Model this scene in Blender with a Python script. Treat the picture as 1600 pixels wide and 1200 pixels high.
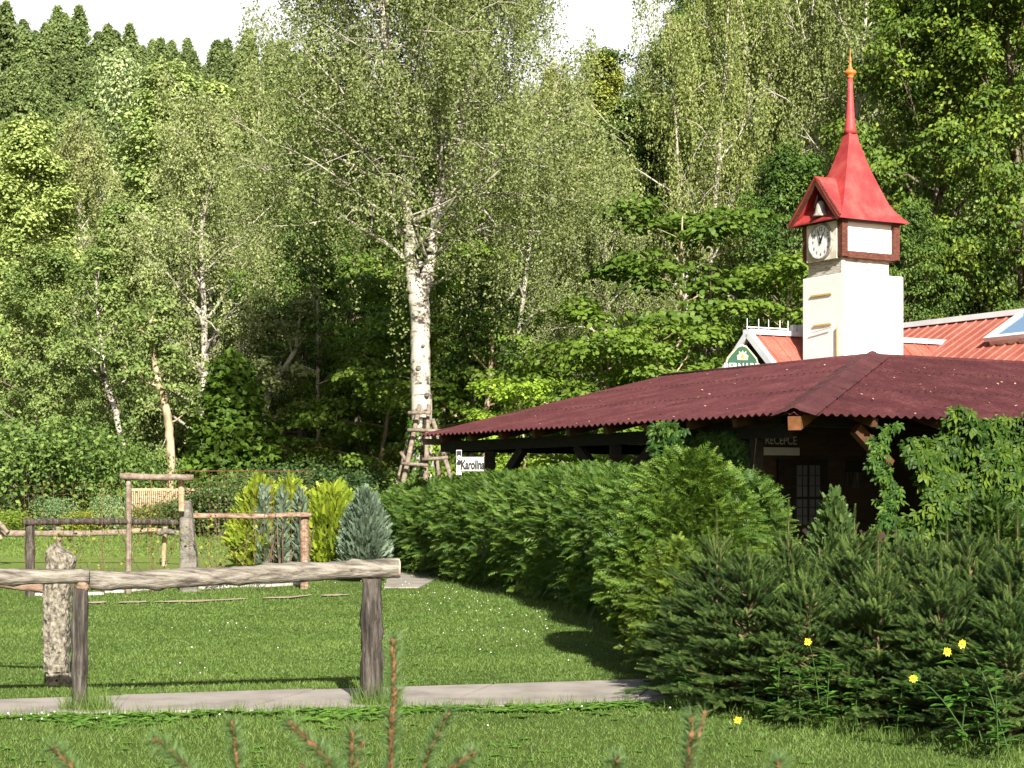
import bpy, math, random
import numpy as np
from mathutils import Vector
R_ = math.radians
C = bpy.context.scene.collection
scene = bpy.context.scene
for o in list(bpy.data.objects): bpy.data.objects.remove(o)

# ------------------------------------------------------------------ camera
CAMH = 1.6
FPX = 2800.0            # focal length in pixels of a 1600 px wide picture
cam = bpy.data.cameras.new('camera'); camo = bpy.data.objects.new('camera', cam); C.objects.link(camo)
camo.location = (0, 0, CAMH); camo.rotation_euler = (R_(90), 0, 0)
cam.sensor_width = 36; cam.lens = 36*FPX/1600; cam.shift_y = 170/1600
cam.clip_start = 0.1; cam.clip_end = 3000
cam.dof.use_dof = True; cam.dof.focus_distance = 24; cam.dof.aperture_fstop = 20
scene.camera = camo
# ------------------------------------------------------------------ light
SUN_EL = R_(29); SX, SY = 0.24, -1.0
w = bpy.data.worlds.new('World'); scene.world = w; w.use_nodes = True
nt = w.node_tree; bg = nt.nodes['Background']
sky = nt.nodes.new('ShaderNodeTexSky'); sky.sky_type = 'NISHITA'; sky.sun_disc = False
sky.sun_elevation = SUN_EL; sky.sun_rotation = math.atan2(SX, SY)
sky.dust_density = 3.0; sky.air_density = 1.0; sky.ozone_density = 1.0
# thin bright cloud veil over the blue
tc = nt.nodes.new('ShaderNodeTexCoord'); nz = nt.nodes.new('ShaderNodeTexNoise')
nz.inputs['Scale'].default_value = 2.2; nz.inputs['Detail'].default_value = 5
mr = nt.nodes.new('ShaderNodeMapRange'); mr.inputs[1].default_value = 0.1; mr.inputs[2].default_value = 0.3
mx = nt.nodes.new('ShaderNodeMixRGB'); mx.inputs[2].default_value = (13.2, 13.2, 13.4, 1)
nt.links.new(tc.outputs['Generated'], nz.inputs['Vector']); nt.links.new(nz.outputs['Fac'], mr.inputs[0])
sx_ = nt.nodes.new('ShaderNodeSeparateXYZ'); nt.links.new(tc.outputs['Generated'], sx_.inputs[0])
m1 = nt.nodes.new('ShaderNodeMapRange'); m1.inputs[1].default_value = .46; m1.inputs[2].default_value = .33; m1.inputs[3].default_value = 0; m1.inputs[4].default_value = 1
nt.links.new(sx_.outputs[2], m1.inputs[0])
m2_ = nt.nodes.new('ShaderNodeMapRange'); m2_.inputs[1].default_value = .3; m2_.inputs[2].default_value = .7; nt.links.new(sx_.outputs[1], m2_.inputs[0])
q1 = nt.nodes.new('ShaderNodeMath'); q1.operation = 'MULTIPLY'; nt.links.new(m1.outputs[0], q1.inputs[0]); nt.links.new(m2_.outputs[0], q1.inputs[1])
q2 = nt.nodes.new('ShaderNodeMath'); q2.operation = 'MULTIPLY'; nt.links.new(q1.outputs[0], q2.inputs[0]); nt.links.new(mr.outputs[0], q2.inputs[1])
nt.links.new(q2.outputs[0], mx.inputs[0]); nt.links.new(sky.outputs[0], mx.inputs[1])
nt.links.new(mx.outputs[0], bg.inputs['Color']); bg.inputs['Strength'].default_value = 0.05*0.84
sl = bpy.data.lights.new('sun', 'SUN'); sl.energy = 5.0; sl.angle = R_(0.5); sl.color = (1.0, 0.945, 0.85)
so = bpy.data.objects.new('sun', sl); C.objects.link(so); so.location = (10, -40, 30)
sd = Vector((-SX, -SY, 0)).normalized()*math.cos(SUN_EL) + Vector((0, 0, -math.sin(SUN_EL)))
so.rotation_euler = sd.to_track_quat('-Z', 'Y').to_euler()
scene.view_settings.view_transform = 'Standard'; scene.view_settings.look = 'None'
scene.view_settings.exposure = 1.28; scene.view_settings.gamma = 1.0
scene.render.engine = 'CYCLES'

# ------------------------------------------------------------------ helpers
rng = np.random.default_rng(7)
def P(x, y, Y):                      # picture point at distance Y -> place in the world
    return np.array([(x-800)*Y/FPX, Y, CAMH+(770-y)*Y/FPX])
def G(x, y):                         # picture point on the flat ground
    Y = FPX*CAMH/(y-770.0); return np.array([(x-800)*Y/FPX, Y, 0.0])
L2 = np.array([-0.4975, 0.8675, 0.0]); R2 = np.array([0.8675, 0.4975, 0.0]); UP = np.array([0, 0, 1.0])

class MB:
    def __init__(s): s.V = []; s.F = {}; s.T = {}; s.n = 0
    def add(s, V, F, tint=None):
        V = np.asarray(V, float).reshape(-1, 3)
        if isinstance(F, np.ndarray): F = [F]
        groups = {}
        for f in F:
            if isinstance(f, np.ndarray) and f.ndim == 2: groups.setdefault(f.shape[1], []).append(f)
            else: groups.setdefault(len(f), []).append(np.array([f]))
        for k, fl in groups.items():
            a = np.concatenate(fl)+s.n
            s.F.setdefault(k, []).append(a)
            tt = np.zeros(len(a)) if tint is None else (np.full(len(a), tint) if np.isscalar(tint) else tint)
            s.T.setdefault(k, []).append(tt)
        s.V.append(V); s.n += len(V); return s
    def box(s, o, ax, ay, az, tint=None):       # origin corner + three edge vectors
        o, ax, ay, az = [np.array(v, float) for v in (o, ax, ay, az)]
        if np.dot(np.cross(ax, ay), az) < 0: o = o+ax; ax = -ax
        V = [o, o+ax, o+ax+ay, o+ay, o+az, o+ax+az, o+ax+ay+az, o+ay+az]
        return s.add(V, [np.array([[0,3,2,1],[4,5,6,7],[0,1,5,4],[1,2,6,5],[2,3,7,6],[3,0,4,7]])], tint)
    def cbox(s, c, u, hu, v, hv, w_, hw, tint=None):
        c, u, v, w_ = [np.array(q, float) for q in (c, u, v, w_)]
        return s.box(c-u*hu-v*hv-w_*hw, u*2*hu, v*2*hv, w_*2*hw, tint)
    def bar(s, a, b, wd, ht, tint=None):        # square timber from a to b
        a, b = np.array(a, float), np.array(b, float); d = b-a; L = np.linalg.norm(d); d /= L
        u = np.cross(d, UP); u = np.array([1.0, 0, 0]) if np.linalg.norm(u) < 1e-3 else u/np.linalg.norm(u)
        v = np.cross(u, d)
        return s.cbox((a+b)/2, d, L/2, u, wd/2, v, ht/2, tint)
    def tube(s, pts, rad, n=8, cap=True, jit=0.0, rg=None, tint=None):
        pts = np.asarray(pts, float); m = len(pts); rad = np.broadcast_to(np.asarray(rad, float), (m,))
        d = np.gradient(pts, axis=0); d /= np.linalg.norm(d, axis=1)[:, None]+1e-9
        ref = np.array([0, 0, 1.0]) if abs(d[:, 2]).mean() < 0.8 else np.array([1.0, 0, 0])
        u = np.cross(d, ref); u /= np.linalg.norm(u, axis=1)[:, None]+1e-9; v = np.cross(d, u)
        a = np.linspace(0, 2*math.pi, n, endpoint=False)
        r = np.repeat(rad[:, None], n, 1)
        if jit: r = r*(1+jit*(rg or rng).standard_normal((m, n)))
        V = pts[:, None, :]+r[:, :, None]*(np.cos(a)[None, :, None]*u[:, None, :]+np.sin(a)[None, :, None]*v[:, None, :])
        i, j = np.meshgrid(np.arange(m-1), np.arange(n), indexing='ij'); j2 = (j+1) % n
        F = np.stack([i*n+j, i*n+j2, (i+1)*n+j2, (i+1)*n+j], -1).reshape(-1, 4)
        Vs = [V.reshape(-1, 3)]; fl = [F]
        if cap: fl += [list(range(n-1, -1, -1)), list(range((m-1)*n, m*n))]
        return s.add(np.concatenate(Vs), fl, tint)
    def lathe(s, c, prof, n=20, axis=UP, tint=None):   # prof = [(radius, height)]
        ax = np.array(axis, float); c = np.array(c, float)
        return s.tube([c+ax*h for r, h in prof], [max(r, 1e-4) for r, h in prof], n, True, tint=tint)
    def prism(s, poly, ext, tint=None):          # planar polygon pushed along ext
        poly = np.asarray(poly, float); ext = np.asarray(ext, float); n = len(poly)
        fl = [list(range(n)), list(range(2*n-1, n-1, -1))]+[[i, i+n, (i+1) % n+n, (i+1) % n] for i in range(n)]
        nrm = np.cross(poly[1]-poly[0], poly[2]-poly[1])
        if np.dot(nrm, ext) > 0: fl = [f[::-1] for f in fl]
        return s.add(np.concatenate([poly, poly+ext]), fl, tint)
    def build(s, name, mat, parent=None, smooth=False):
        return link(name, s.mesh(name, mat, smooth), parent)
    def mesh(s, name, mat, smooth=False):
        me = bpy.data.meshes.new(name)
        V = np.concatenate(s.V).astype(np.float32)
        lv, ls, lt, tt = [], [], [], []; off = 0
        for k, fl in s.F.items():
            a = np.concatenate(fl); lv.append(a.reshape(-1)); ls.append(off+np.arange(len(a))*k)
            lt.append(np.full(len(a), k)); off += a.size; tt.append(np.concatenate(s.T[k]))
        lv = np.concatenate(lv).astype(np.int32); ls = np.concatenate(ls).astype(np.int32)
        me.vertices.add(len(V)); me.vertices.foreach_set('co', V.ravel())
        me.loops.add(len(lv)); me.loops.foreach_set('vertex_index', lv)
        me.polygons.add(len(ls)); me.polygons.foreach_set('loop_start', ls)
        at = me.attributes.new('tint', 'FLOAT', 'FACE'); at.data.foreach_set('value', np.concatenate(tt).astype(np.float32))
        me.update(calc_edges=True)
        me.polygons.foreach_set('use_smooth', np.full(len(ls), bool(smooth)))
        if mat: me.materials.append(mat)
        return me
def link(name, me, parent=None):
    o = bpy.data.objects.new(name, me); C.objects.link(o)
    if parent is not None:
        o.parent = parent
        o.location = -Vector(parent.location) if parent.get('_world') else (0, 0, 0)
    return o
def tag(o, label=None, cat=None, group=None, kind=None):
    if label: o['label'] = label
    if cat: o['category'] = cat
    if group: o['group'] = group
    if kind: o['kind'] = kind
    return o
def thing(name, loc, label, cat, group=None, rz=0, sc=1.0, local=False):
    o = bpy.data.objects.new(name, None); C.objects.link(o); o.location = tuple(float(q) for q in loc)
    o.rotation_euler = (0, 0, rz); o.scale = (sc, sc, sc) if np.isscalar(sc) else sc
    o.empty_display_size = 0.2
    if not local: o['_world'] = 1          # children are modelled in world coordinates
    return tag(o, label, cat, group)
def struct(name, mb, mat, smooth=False): return tag(mb.build(name, mat, None, smooth), kind='structure')
def solidify(o, t):
    m = o.modifiers.new('thickness', 'SOLIDIFY'); m.thickness = t; m.offset = -1
def bevel(o, wd, seg=2):
    m = o.modifiers.new('bevel', 'BEVEL'); m.width = wd; m.segments = seg; m.limit_method = 'ANGLE'

def text_mb(mb, s, c, right, up, height, depth=0.004, shear=0.0, bold=0.0, squeeze=1.0):
    cu = bpy.data.curves.new('t', 'FONT'); cu.body = s; cu.align_x = 'CENTER'; cu.align_y = 'CENTER'
    cu.extrude = 0; cu.shear = shear; cu.offset = bold
    o = bpy.data.objects.new('t', cu); C.objects.link(o); dg = bpy.context.evaluated_depsgraph_get()
    me = bpy.data.meshes.new_from_object(o.evaluated_get(dg))
    V = np.zeros(len(me.vertices)*3); me.vertices.foreach_get('co', V); V = V.reshape(-1, 3)
    F = [list(p.vertices) for p in me.polygons]
    bpy.data.objects.remove(o); bpy.data.meshes.remove(me)
    h = V[:, 1].max()-V[:, 1].min(); k = height/h
    mid = (V.max(0)+V.min(0))/2
    V = (V-mid)*k
    right, up = np.array(right, float), np.array(up, float); nrm = np.cross(right, up)
    W = np.array(c)+V[:, :1]*squeeze*right+V[:, 1:2]*up+nrm*depth
    mb.add(W, F)

# ------------------------------------------------------------------ materials
def mat_base(name):
    m = bpy.data.materials.new(name); m.use_nodes = True; n = m.node_tree.nodes; l = m.node_tree.links
    return m, n, l, n['Principled BSDF']
def N(n, t, **kw):
    x = n.new(t)
    for k, v in kw.items(): x.inputs[k].default_value = v
    return x
def ramp(n, stops):
    r = n.new('ShaderNodeValToRGB'); e = r.color_ramp.elements
    while len(e) < len(stops): e.new(0.5)
    for i, (p, c) in enumerate(stops): e[i].position = p; e[i].color = (*c, 1)
    return r
def mat_noise(name, cols, scale=8, rough=0.8, bump=0.3, stretch=(1,1,1), detail=6, spec=0.3, lo=.35, hi=.65, bscale=None, coord='Object', dist=0.02):
    m, n, l, b = mat_base(name)
    tc = n.new('ShaderNodeTexCoord'); mp = n.new('ShaderNodeMapping'); mp.inputs['Scale'].default_value = stretch
    nz = N(n, 'ShaderNodeTexNoise', Scale=scale, Detail=detail, Roughness=0.65)
    st = [(lo+(hi-lo)*i/(len(cols)-1), c) for i, c in enumerate(cols)]
    r = ramp(n, st)
    l.new(tc.outputs[coord], mp.inputs[0]); l.new(mp.outputs[0], nz.inputs['Vector']); l.new(nz.outputs['Fac'], r.inputs[0])
    l.new(r.outputs[0], b.inputs['Base Color']); b.inputs['Roughness'].default_value = rough
    b.inputs['Specular IOR Level'].default_value = spec
    if bump:
        nb = N(n, 'ShaderNodeTexNoise', Scale=bscale or scale*3, Detail=5)
        bp = N(n, 'ShaderNodeBump', Strength=bump, Distance=dist)
        l.new(mp.outputs[0], nb.inputs['Vector']); l.new(nb.outputs['Fac'], bp.inputs['Height']); l.new(bp.outputs[0], b.inputs['Normal'])
    return m
def mat_leaf(name, dark, mid, light, trans=0.35, rough=0.5, clump=0.7, tcol=1.25, hue=None, spec=0.25):
    """per leaf tint + slow clump variation; object colour multiplies"""
    m, n, l, b = mat_base(name)
    at = n.new('ShaderNodeAttribute'); at.attribute_name = 'tint'
    geo = n.new('ShaderNodeNewGeometry')
    nz = N(n, 'ShaderNodeTexNoise', Scale=clump, Detail=3)
    ad = n.new('ShaderNodeMath'); ad.operation = 'MULTIPLY_ADD'; ad.inputs[1].default_value = 0.5; 
    md = n.new('ShaderNodeMath'); md.operation = 'MULTIPLY'; md.inputs[1].default_value = 0.5
    l.new(geo.outputs['Position'], nz.inputs['Vector']); l.new(nz.outputs['Fac'], md.inputs[0])
    l.new(at.outputs['Fac'], ad.inputs[0]); l.new(md.outputs[0], ad.inputs[2])
    r = ramp(n, [(0.18, dark), (0.5, mid), (0.82, light)]); l.new(ad.outputs[0], r.inputs[0])
    oi = n.new('ShaderNodeObjectInfo'); mu = n.new('ShaderNodeMixRGB'); mu.blend_type = 'MULTIPLY'; mu.inputs[0].default_value = 1
    l.new(r.outputs[0], mu.inputs[1]); l.new(oi.outputs['Color'], mu.inputs[2])
    l.new(mu.outputs[0], b.inputs['Base Color']); b.inputs['Roughness'].default_value = rough
    b.inputs['Specular IOR Level'].default_value = spec
    tr = n.new('ShaderNodeBsdfTranslucent'); ms = n.new('ShaderNodeMixShader'); ms.inputs[0].default_value = trans
    tm = n.new('ShaderNodeMixRGB'); tm.blend_type = 'MULTIPLY'; tm.inputs[0].default_value = 1; tm.inputs[2].default_value = (tcol, tcol, tcol*0.62, 1)
    l.new(mu.outputs[0], tm.inputs[1]); l.new(tm.outputs[0], tr.inputs[0])
    l.new(b.outputs[0], ms.inputs[1]); l.new(tr.outputs[0], ms.inputs[2])
    l.new(ms.outputs[0], n['Material Output'].inputs['Surface'])
    return m
M = {}
M['birch'] = mat_leaf('birch_leaves', (.08,.105,.032), (.18,.22,.075), (.34,.385,.16), .24)
M['alder'] = mat_leaf('alder_leaves', (.065,.105,.025), (.16,.225,.06), (.30,.37,.12), .22)
M['broad'] = mat_leaf('broad_leaves', (.028,.060,.012), (.065,.12,.02), (.19,.26,.04), .2)
M['hazel'] = mat_leaf('hazel_leaves', (.09,.17,.015), (.24,.37,.035), (.34,.45,.06), .35)
M['conifer'] = mat_leaf('conifer_needles', (.05,.075,.022), (.085,.12,.032), (.135,.17,.05), .15)
M['thuja'] = mat_leaf('thuja_scales', (.03,.072,.012), (.066,.125,.018), (.135,.215,.035), .2, clump=1.5)
M['golden'] = mat_leaf('golden_scales', (.11,.18,.02), (.25,.33,.03), (.40,.46,.05), .28, clump=3)
M['bluej'] = mat_leaf('blue_scales', (.07,.11,.07), (.12,.17,.115), (.20,.26,.175), .15, clump=3)
M['spruce'] = mat_leaf('spruce_needles', (.026,.06,.016), (.072,.128,.03), (.17,.245,.06), .2, clump=1.5)
M['spruce_tip'] = mat_leaf('pale_needles', (.05,.10,.035), (.10,.17,.055), (.15,.23,.08), .4)
M['ivy'] = mat_leaf('creeper_leaves', (.018,.05,.010), (.04,.095,.014), (.12,.20,.028), .2, rough=.5, clump=1.2, spec=.18)
M['shrub'] = mat_leaf('shrub_leaves', (.04,.07,.02), (.095,.15,.035), (.19,.25,.065), .25)
M['weed'] = mat_leaf('weed_leaves', (.06,.13,.025), (.10,.21,.035), (.16,.29,.05), .35)
M['blade'] = mat_leaf('grass_blades', (.056,.10,.02), (.10,.168,.033), (.175,.24,.06), .2, clump=1.3)
M['bark'] = mat_noise('brown_bark', [(.045,.034,.024), (.11,.085,.06), (.19,.15,.11)], 6, .9, .6, (1,1,.25))
M['tanbark'] = mat_noise('tan_bark', [(.16,.12,.07), (.33,.26,.16), (.45,.37,.25)], 5, .9, .5, (1,1,.4))
def birch_bark(name, white, black, th):
    m, n, l, b = mat_base(name)
    tc = n.new('ShaderNodeTexCoord'); mp = n.new('ShaderNodeMapping'); mp.inputs['Scale'].default_value = (1.2, 1.2, 3.0)
    nz = N(n, 'ShaderNodeTexNoise', Scale=1.3, Detail=8, Roughness=.75)
    r = ramp(n, [(th-.05, black), (th+.02, (.4,.36,.30)), (th+.12, white)])
    l.new(tc.outputs['Object'], mp.inputs[0]); l.new(mp.outputs[0], nz.inputs['Vector']); l.new(nz.outputs['Fac'], r.inputs[0])
    bp = N(n, 'ShaderNodeBump', Strength=.7, Distance=.04); l.new(nz.outputs['Fac'], bp.inputs['Height']); l.new(bp.outputs[0], b.inputs['Normal'])
    l.new(r.outputs[0], b.inputs['Base Color']); b.inputs['Roughness'].default_value = .85
    return m
M['birchbark'] = birch_bark('birch_bark', (.42,.385,.335), (.03,.025,.02), .46)
M['log'] = mat_noise('weathered_log', [(.05,.042,.035), (.125,.108,.088), (.20,.18,.15), (.25,.23,.20)], 5, .85, .6, (.5,6,6), bscale=14)
M['logend'] = mat_noise('sawn_end', [(.22,.17,.12), (.42,.36,.28)], 9, .9, .3)
M['post'] = mat_noise('dark_post', [(.016,.014,.012), (.038,.032,.026), (.078,.066,.056), (.13,.115,.10)], 5, .9, .8, (5,5,.5), bscale=12)
M['palelog'] = mat_noise('pale_log', [(.12,.085,.06), (.20,.155,.12), (.27,.225,.185)], 4, .85, .3, (3,3,3))
M['redlog'] = mat_noise('reddish_log', [(.10,.06,.04), (.24,.16,.11), (.36,.27,.2)], 5, .9, .5, (1,5,5))
M['granite'] = mat_noise('granite', [(.035,.03,.024), (.13,.115,.088), (.21,.185,.145), (.29,.265,.215)], 26, .95, 1.0, (1,1,.6), lo=.36, hi=.62, bscale=30, dist=.05)
M['granite2'] = mat_noise('smooth_granite', [(.08,.073,.06), (.15,.14,.12), (.22,.2,.175)], 6, .95, .8, (1,1,1), bscale=12, dist=.04)
M['rust'] = mat_noise('rusty_wire', [(.10,.035,.02), (.2,.08,.05)], 10, .8, 0)
M['white'] = mat_noise('white_plaster', [(.76,.75,.72), (.84,.83,.80)], 1.2, .85, .15, bscale=30)
M['trim'] = mat_noise('white_trim', [(.62,.64,.68), (.76,.78,.81)], 3, .45, 0)
M['brown'] = mat_noise('brown_timber', [(.055,.018,.012), (.10,.032,.02), (.15,.055,.035)], 6, .6, .4, (2,2,6))
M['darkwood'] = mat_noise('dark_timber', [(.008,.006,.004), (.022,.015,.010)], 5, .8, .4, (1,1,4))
M['orange'] = mat_noise('orange_timber', [(.09,.035,.012), (.20,.08,.026)], 5, .7, .2)
M['rafter'] = mat_noise('rafter_timber', [(.05,.022,.010), (.11,.048,.018)], 5, .7, .2)
M['tan'] = mat_noise('tan_wood', [(.3,.2,.12), (.46,.34,.22)], 5, .8, .3, (1,1,3))
M['dial'] = mat_noise('white_dial', [(.78,.78,.8), (.84,.84,.86)], 3, .4, 0)
M['cream'] = mat_noise('cream_panel', [(.50,.43,.30), (.72,.67,.56), (.78,.75,.68)], 3, .7, .1)
M['ring'] = mat_noise('weathered_ring', [(.14,.13,.12), (.30,.28,.25), (.42,.38,.3)], 8, .6, .2)
M['black'] = mat_noise('black_paint', [(.008,.008,.008), (.014,.014,.014)], 5, .5, 0)
M['brass'] = mat_noise('orange_copper', [(.45,.13,.03), (.60,.22,.06)], 5, .35, 0)
M['spire'] = mat_noise('red_painted_metal', [(.25,.022,.024), (.36,.038,.038), (.42,.07,.062)], 2.5, .6, .25, detail=8, bscale=5, spec=.45)
M['green'] = mat_noise('green_sign', [(.006,.055,.03), (.01,.075,.04)], 4, .35, 0)
M['gold'] = mat_noise('cream_gold', [(.5,.42,.22), (.62,.54,.34)], 6, .4, 0)
M['signwhite'] = mat_noise('sign_white', [(.40,.41,.40), (.48,.48,.47)], 5, .5, 0)
M['greytext'] = mat_noise('grey_text', [(.30,.30,.30), (.42,.42,.42)], 5, .6, 0)
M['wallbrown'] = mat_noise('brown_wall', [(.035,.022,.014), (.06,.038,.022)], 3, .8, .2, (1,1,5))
M['soil'] = mat_noise('bare_soil', [(.28,.22,.15), (.42,.35,.26)], 3, .95, .3)
M['concrete'] = mat_noise('concrete', [(.21,.187,.162), (.29,.26,.228), (.335,.302,.268)], 2.2, .9, .35, detail=9, bscale=40, dist=.006)
M['stone'] = mat_noise('pale_stone', [(.3,.28,.25), (.5,.48,.45)], 9, .9, .5)
M['yellow'] = mat_noise('yellow_petal', [(.75,.55,.01), (.85,.68,.03)], 30, .6, 0)
M['yellowpaint'] = mat_noise('yellow_edge', [(.50,.33,.09), (.62,.44,.16)], 6, .7, 0)
M['petal'] = mat_noise('white_petal', [(.7,.7,.65), (.8,.8,.76)], 30, .7, 0)
M['twig'] = mat_noise('orange_twig', [(.05,.022,.011), (.125,.055,.024), (.22,.115,.055)], 60, .8, .4)
M['sprucebark'] = mat_noise('spruce_bark', [(.10,.07,.035), (.22,.17,.09)], 20, .9, .3)
M['slab'] = mat_noise('brick_shaft_paint', [(.22,.19,.16), (.5,.46,.4), (.66,.62,.56)], 5, .85, .5, (1.2,1.2,7), bscale=8)
# corrugated sheets, aged dark red
def roof_mat(name, cols, rough=.62):
    m, n, l, b = mat_base(name)
    geo = n.new('ShaderNodeNewGeometry')
    nz = N(n, 'ShaderNodeTexNoise', Scale=1.4, Detail=8, Roughness=.7)
    n2 = N(n, 'ShaderNodeTexNoise', Scale=22, Detail=4)
    l.new(geo.outputs['Position'], nz.inputs['Vector']); l.new(geo.outputs['Position'], n2.inputs['Vector'])
    mm = n.new('ShaderNodeMath'); mm.operation = 'MULTIPLY_ADD'; mm.inputs[1].default_value = .35
    l.new(n2.outputs['Fac'], mm.inputs[0]); 
    m3 = n.new('ShaderNodeMath'); m3.operation = 'MULTIPLY'; m3.inputs[1].default_value = .65; l.new(nz.outputs['Fac'], m3.inputs[0]); l.new(m3.outputs[0], mm.inputs[2])
    r = ramp(n, [(.36, cols[0]), (.5, cols[1]), (.64, cols[2])]); l.new(mm.outputs[0], r.inputs[0])
    l.new(r.outputs[0], b.inputs['Base Color']); b.inputs['Roughness'].default_value = rough; b.inputs['Specular IOR Level'].default_value = .3
    return m
M['corr'] = roof_mat('dark_red_corrugated', ((.045,.013,.014), (.072,.020,.022), (.11,.038,.038)))
M['redmetal'] = roof_mat('light_red_metal', ((.20,.058,.042), (.32,.092,.066), (.40,.14,.10)), .6)
def glass_mat():
    m, n, l, b = mat_base('grey_reflection_glass'); b.inputs['Base Color'].default_value = (.10,.11,.12,1); b.inputs['Roughness'].default_value = .15  # lighter grey base stands in for outdoor reflections in the door panes
    b.inputs['Specular IOR Level'].default_value = .8
    return m
M['glass'] = glass_mat()
m, n, l, b = mat_base('skylight_glass'); b.inputs['Base Color'].default_value = (.16,.26,.42,1); b.inputs['Roughness'].default_value = .12; M['skyglass'] = m

# ground
def ground_mat():
    m, n, l, b = mat_base('lawn_and_forest_floor')
    geo = n.new('ShaderNodeNewGeometry'); sp = n.new('ShaderNodeSeparateXYZ'); l.new(geo.outputs['Position'], sp.inputs[0])
    n1 = N(n, 'ShaderNodeTexNoise', Scale=.55, Detail=6, Roughness=.6); n2 = N(n, 'ShaderNodeTexNoise', Scale=38, Detail=6, Roughness=.8)
    for q in (n1, n2): l.new(geo.outputs['Position'], q.inputs['Vector'])
    r1 = ramp(n, [(.3, (.058,.088,.019)), (.5, (.09,.132,.029)), (.68, (.155,.17,.05))])
    r2 = ramp(n, [(.3, (.036,.065,.013)), (.5, (.073,.12,.023)), (.72, (.14,.17,.045))])
    l.new(n1.outputs['Fac'], r1.inputs[0]); l.new(n2.outputs['Fac'], r2.inputs[0])
    mx = n.new('ShaderNodeMixRGB'); mx.inputs[0].default_value = .6; l.new(r1.outputs[0], mx.inputs[1]); l.new(r2.outputs[0], mx.inputs[2])
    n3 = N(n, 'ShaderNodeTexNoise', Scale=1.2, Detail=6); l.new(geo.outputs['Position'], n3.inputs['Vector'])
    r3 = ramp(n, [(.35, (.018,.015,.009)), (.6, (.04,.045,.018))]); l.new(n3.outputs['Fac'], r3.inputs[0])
    far_ = N(n, 'ShaderNodeMapRange'); far_.inputs[1].default_value = 31; far_.inputs[2].default_value = 37; l.new(sp.outputs[1], far_.inputs[0])
    mf_ = n.new('ShaderNodeMixRGB'); l.new(far_.outputs[0], mf_.inputs[0]); l.new(mx.outputs[0], mf_.inputs[1]); mf_.inputs[2].default_value = (.17, .235, .055, 1); mx = mf_
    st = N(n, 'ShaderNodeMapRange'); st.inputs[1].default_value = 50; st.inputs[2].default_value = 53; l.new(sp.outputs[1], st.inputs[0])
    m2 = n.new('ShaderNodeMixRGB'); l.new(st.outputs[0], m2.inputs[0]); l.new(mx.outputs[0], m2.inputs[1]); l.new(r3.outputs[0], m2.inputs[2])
    l.new(m2.outputs[0], b.inputs['Base Color']); b.inputs['Roughness'].default_value = .95; b.inputs['Specular IOR Level'].default_value = .1
    bp = N(n, 'ShaderNodeBump', Strength=.9, Distance=.03); l.new(n2.outputs['Fac'], bp.inputs['Height']); l.new(bp.outputs[0], b.inputs['Normal'])
    return m
def sstep(a, b, x): t = np.clip((x-a)/(b-a), 0, 1); return t*t*(3-2*t)
def gh(x, y):
    x = np.asarray(x, float); y = np.asarray(y, float)
    near = 34*sstep(56, 150, y)*sstep(-16, 6, x-0.05*y)
    far = 57*sstep(140, 315, y)
    spur = 9*np.exp(-((x+94)/30)**2-((y-268)/50)**2)
    return np.maximum(near, far+spur)+.6*sstep(34, 49, y)*sstep(1.5, 5, -x)
gx = np.unique(np.concatenate([np.linspace(-600, -60, 20), np.linspace(-60, 60, 49), np.linspace(60, 600, 20)]))
gy = np.unique(np.concatenate([np.linspace(-60, 50, 12), np.linspace(50, 330, 80), np.linspace(330, 1200, 12)]))
X, Y = np.meshgrid(gx, gy, indexing='ij'); Z = gh(X, Y)
i, j = np.meshgrid(np.arange(len(gx)-1), np.arange(len(gy)-1), indexing='ij'); k = len(gy)
gb = MB().add(np.stack([X, Y, Z], -1).reshape(-1, 3), [np.stack([i*k+j, (i+1)*k+j, (i+1)*k+j+1, i*k+j+1], -1).reshape(-1, 4)])
struct('ground', gb, ground_mat(), True)

# path
def pathfar(x): return 15.05+.30*(x+0.0)
def pathnear(x): return 13.42+.17*(x+0.0)
xs = np.arange(-13, 3.2, 1.45)-0.45; mb = MB()
for a, b_ in zip(xs[:-1], xs[1:]):
    a2, b2 = a+.012, b_-.012
    z = .012+.004*rng.standard_normal()
    mb.prism([[a2-.15, pathnear(a2), z], [b2-.15, pathnear(b2), z], [b2+.25, pathfar(b2), z], [a2+.25, pathfar(a2), z]], [0, 0, -.06])
struct('path', mb, M['concrete'])
# bare soil streaks and pale stone edging in the lawn
def blob_strip(mb, pts, wd, z, seg=40):
    pts = np.array(pts, float); t = np.linspace(0, 1, seg); tt = np.linspace(0, 1, len(pts))
    x = np.interp(t, tt, pts[:, 0]); y = np.interp(t, tt, pts[:, 1])
    ww = wd*(np.sin(math.pi*t)**.4)*(.4+.6*np.abs(np.interp(t*9, np.arange(10), rng.random(10)*1.3)))
    V = np.concatenate([np.stack([x, y-ww, x*0+z], -1), np.stack([x, y+ww+rng.random(seg)*wd*.3, x*0+z], -1)])
    mb.add(V, [np.array([[i, i+1, i+1+seg, i+seg] for i in range(seg-1)])])
mb = MB()
for a in ([G(135, 943), G(165, 943)], [G(185, 943), G(230, 942)], [G(240, 942), G(310, 941), G(390, 937)], [G(410, 936), G(455, 935), G(488, 931)], [G(500, 932), G(545, 931)]):
    blob_strip(mb, [p[:2] for p in a], .24, .02)
struct('dirt', mb, M['soil'])
EDG = []
for (a, b_) in (((165, 926), (195, 926)), ((200, 924), (230, 922)), ((310, 921), (345, 919)), ((348, 918), (410, 917)), ((412, 917), (470, 914)), ((130, 930), (160, 929)), ((52, 931), (74, 930))):
    p, q = G(*a), G(*b_); EDG.append(MB().bar(p+UP*.01, q+UP*.01, .16, .07))
o = thing('stone_edging', G(250, 922), 'low pale stone edging slabs sunk in the grass below the wire mesh', 'edging')
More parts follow.
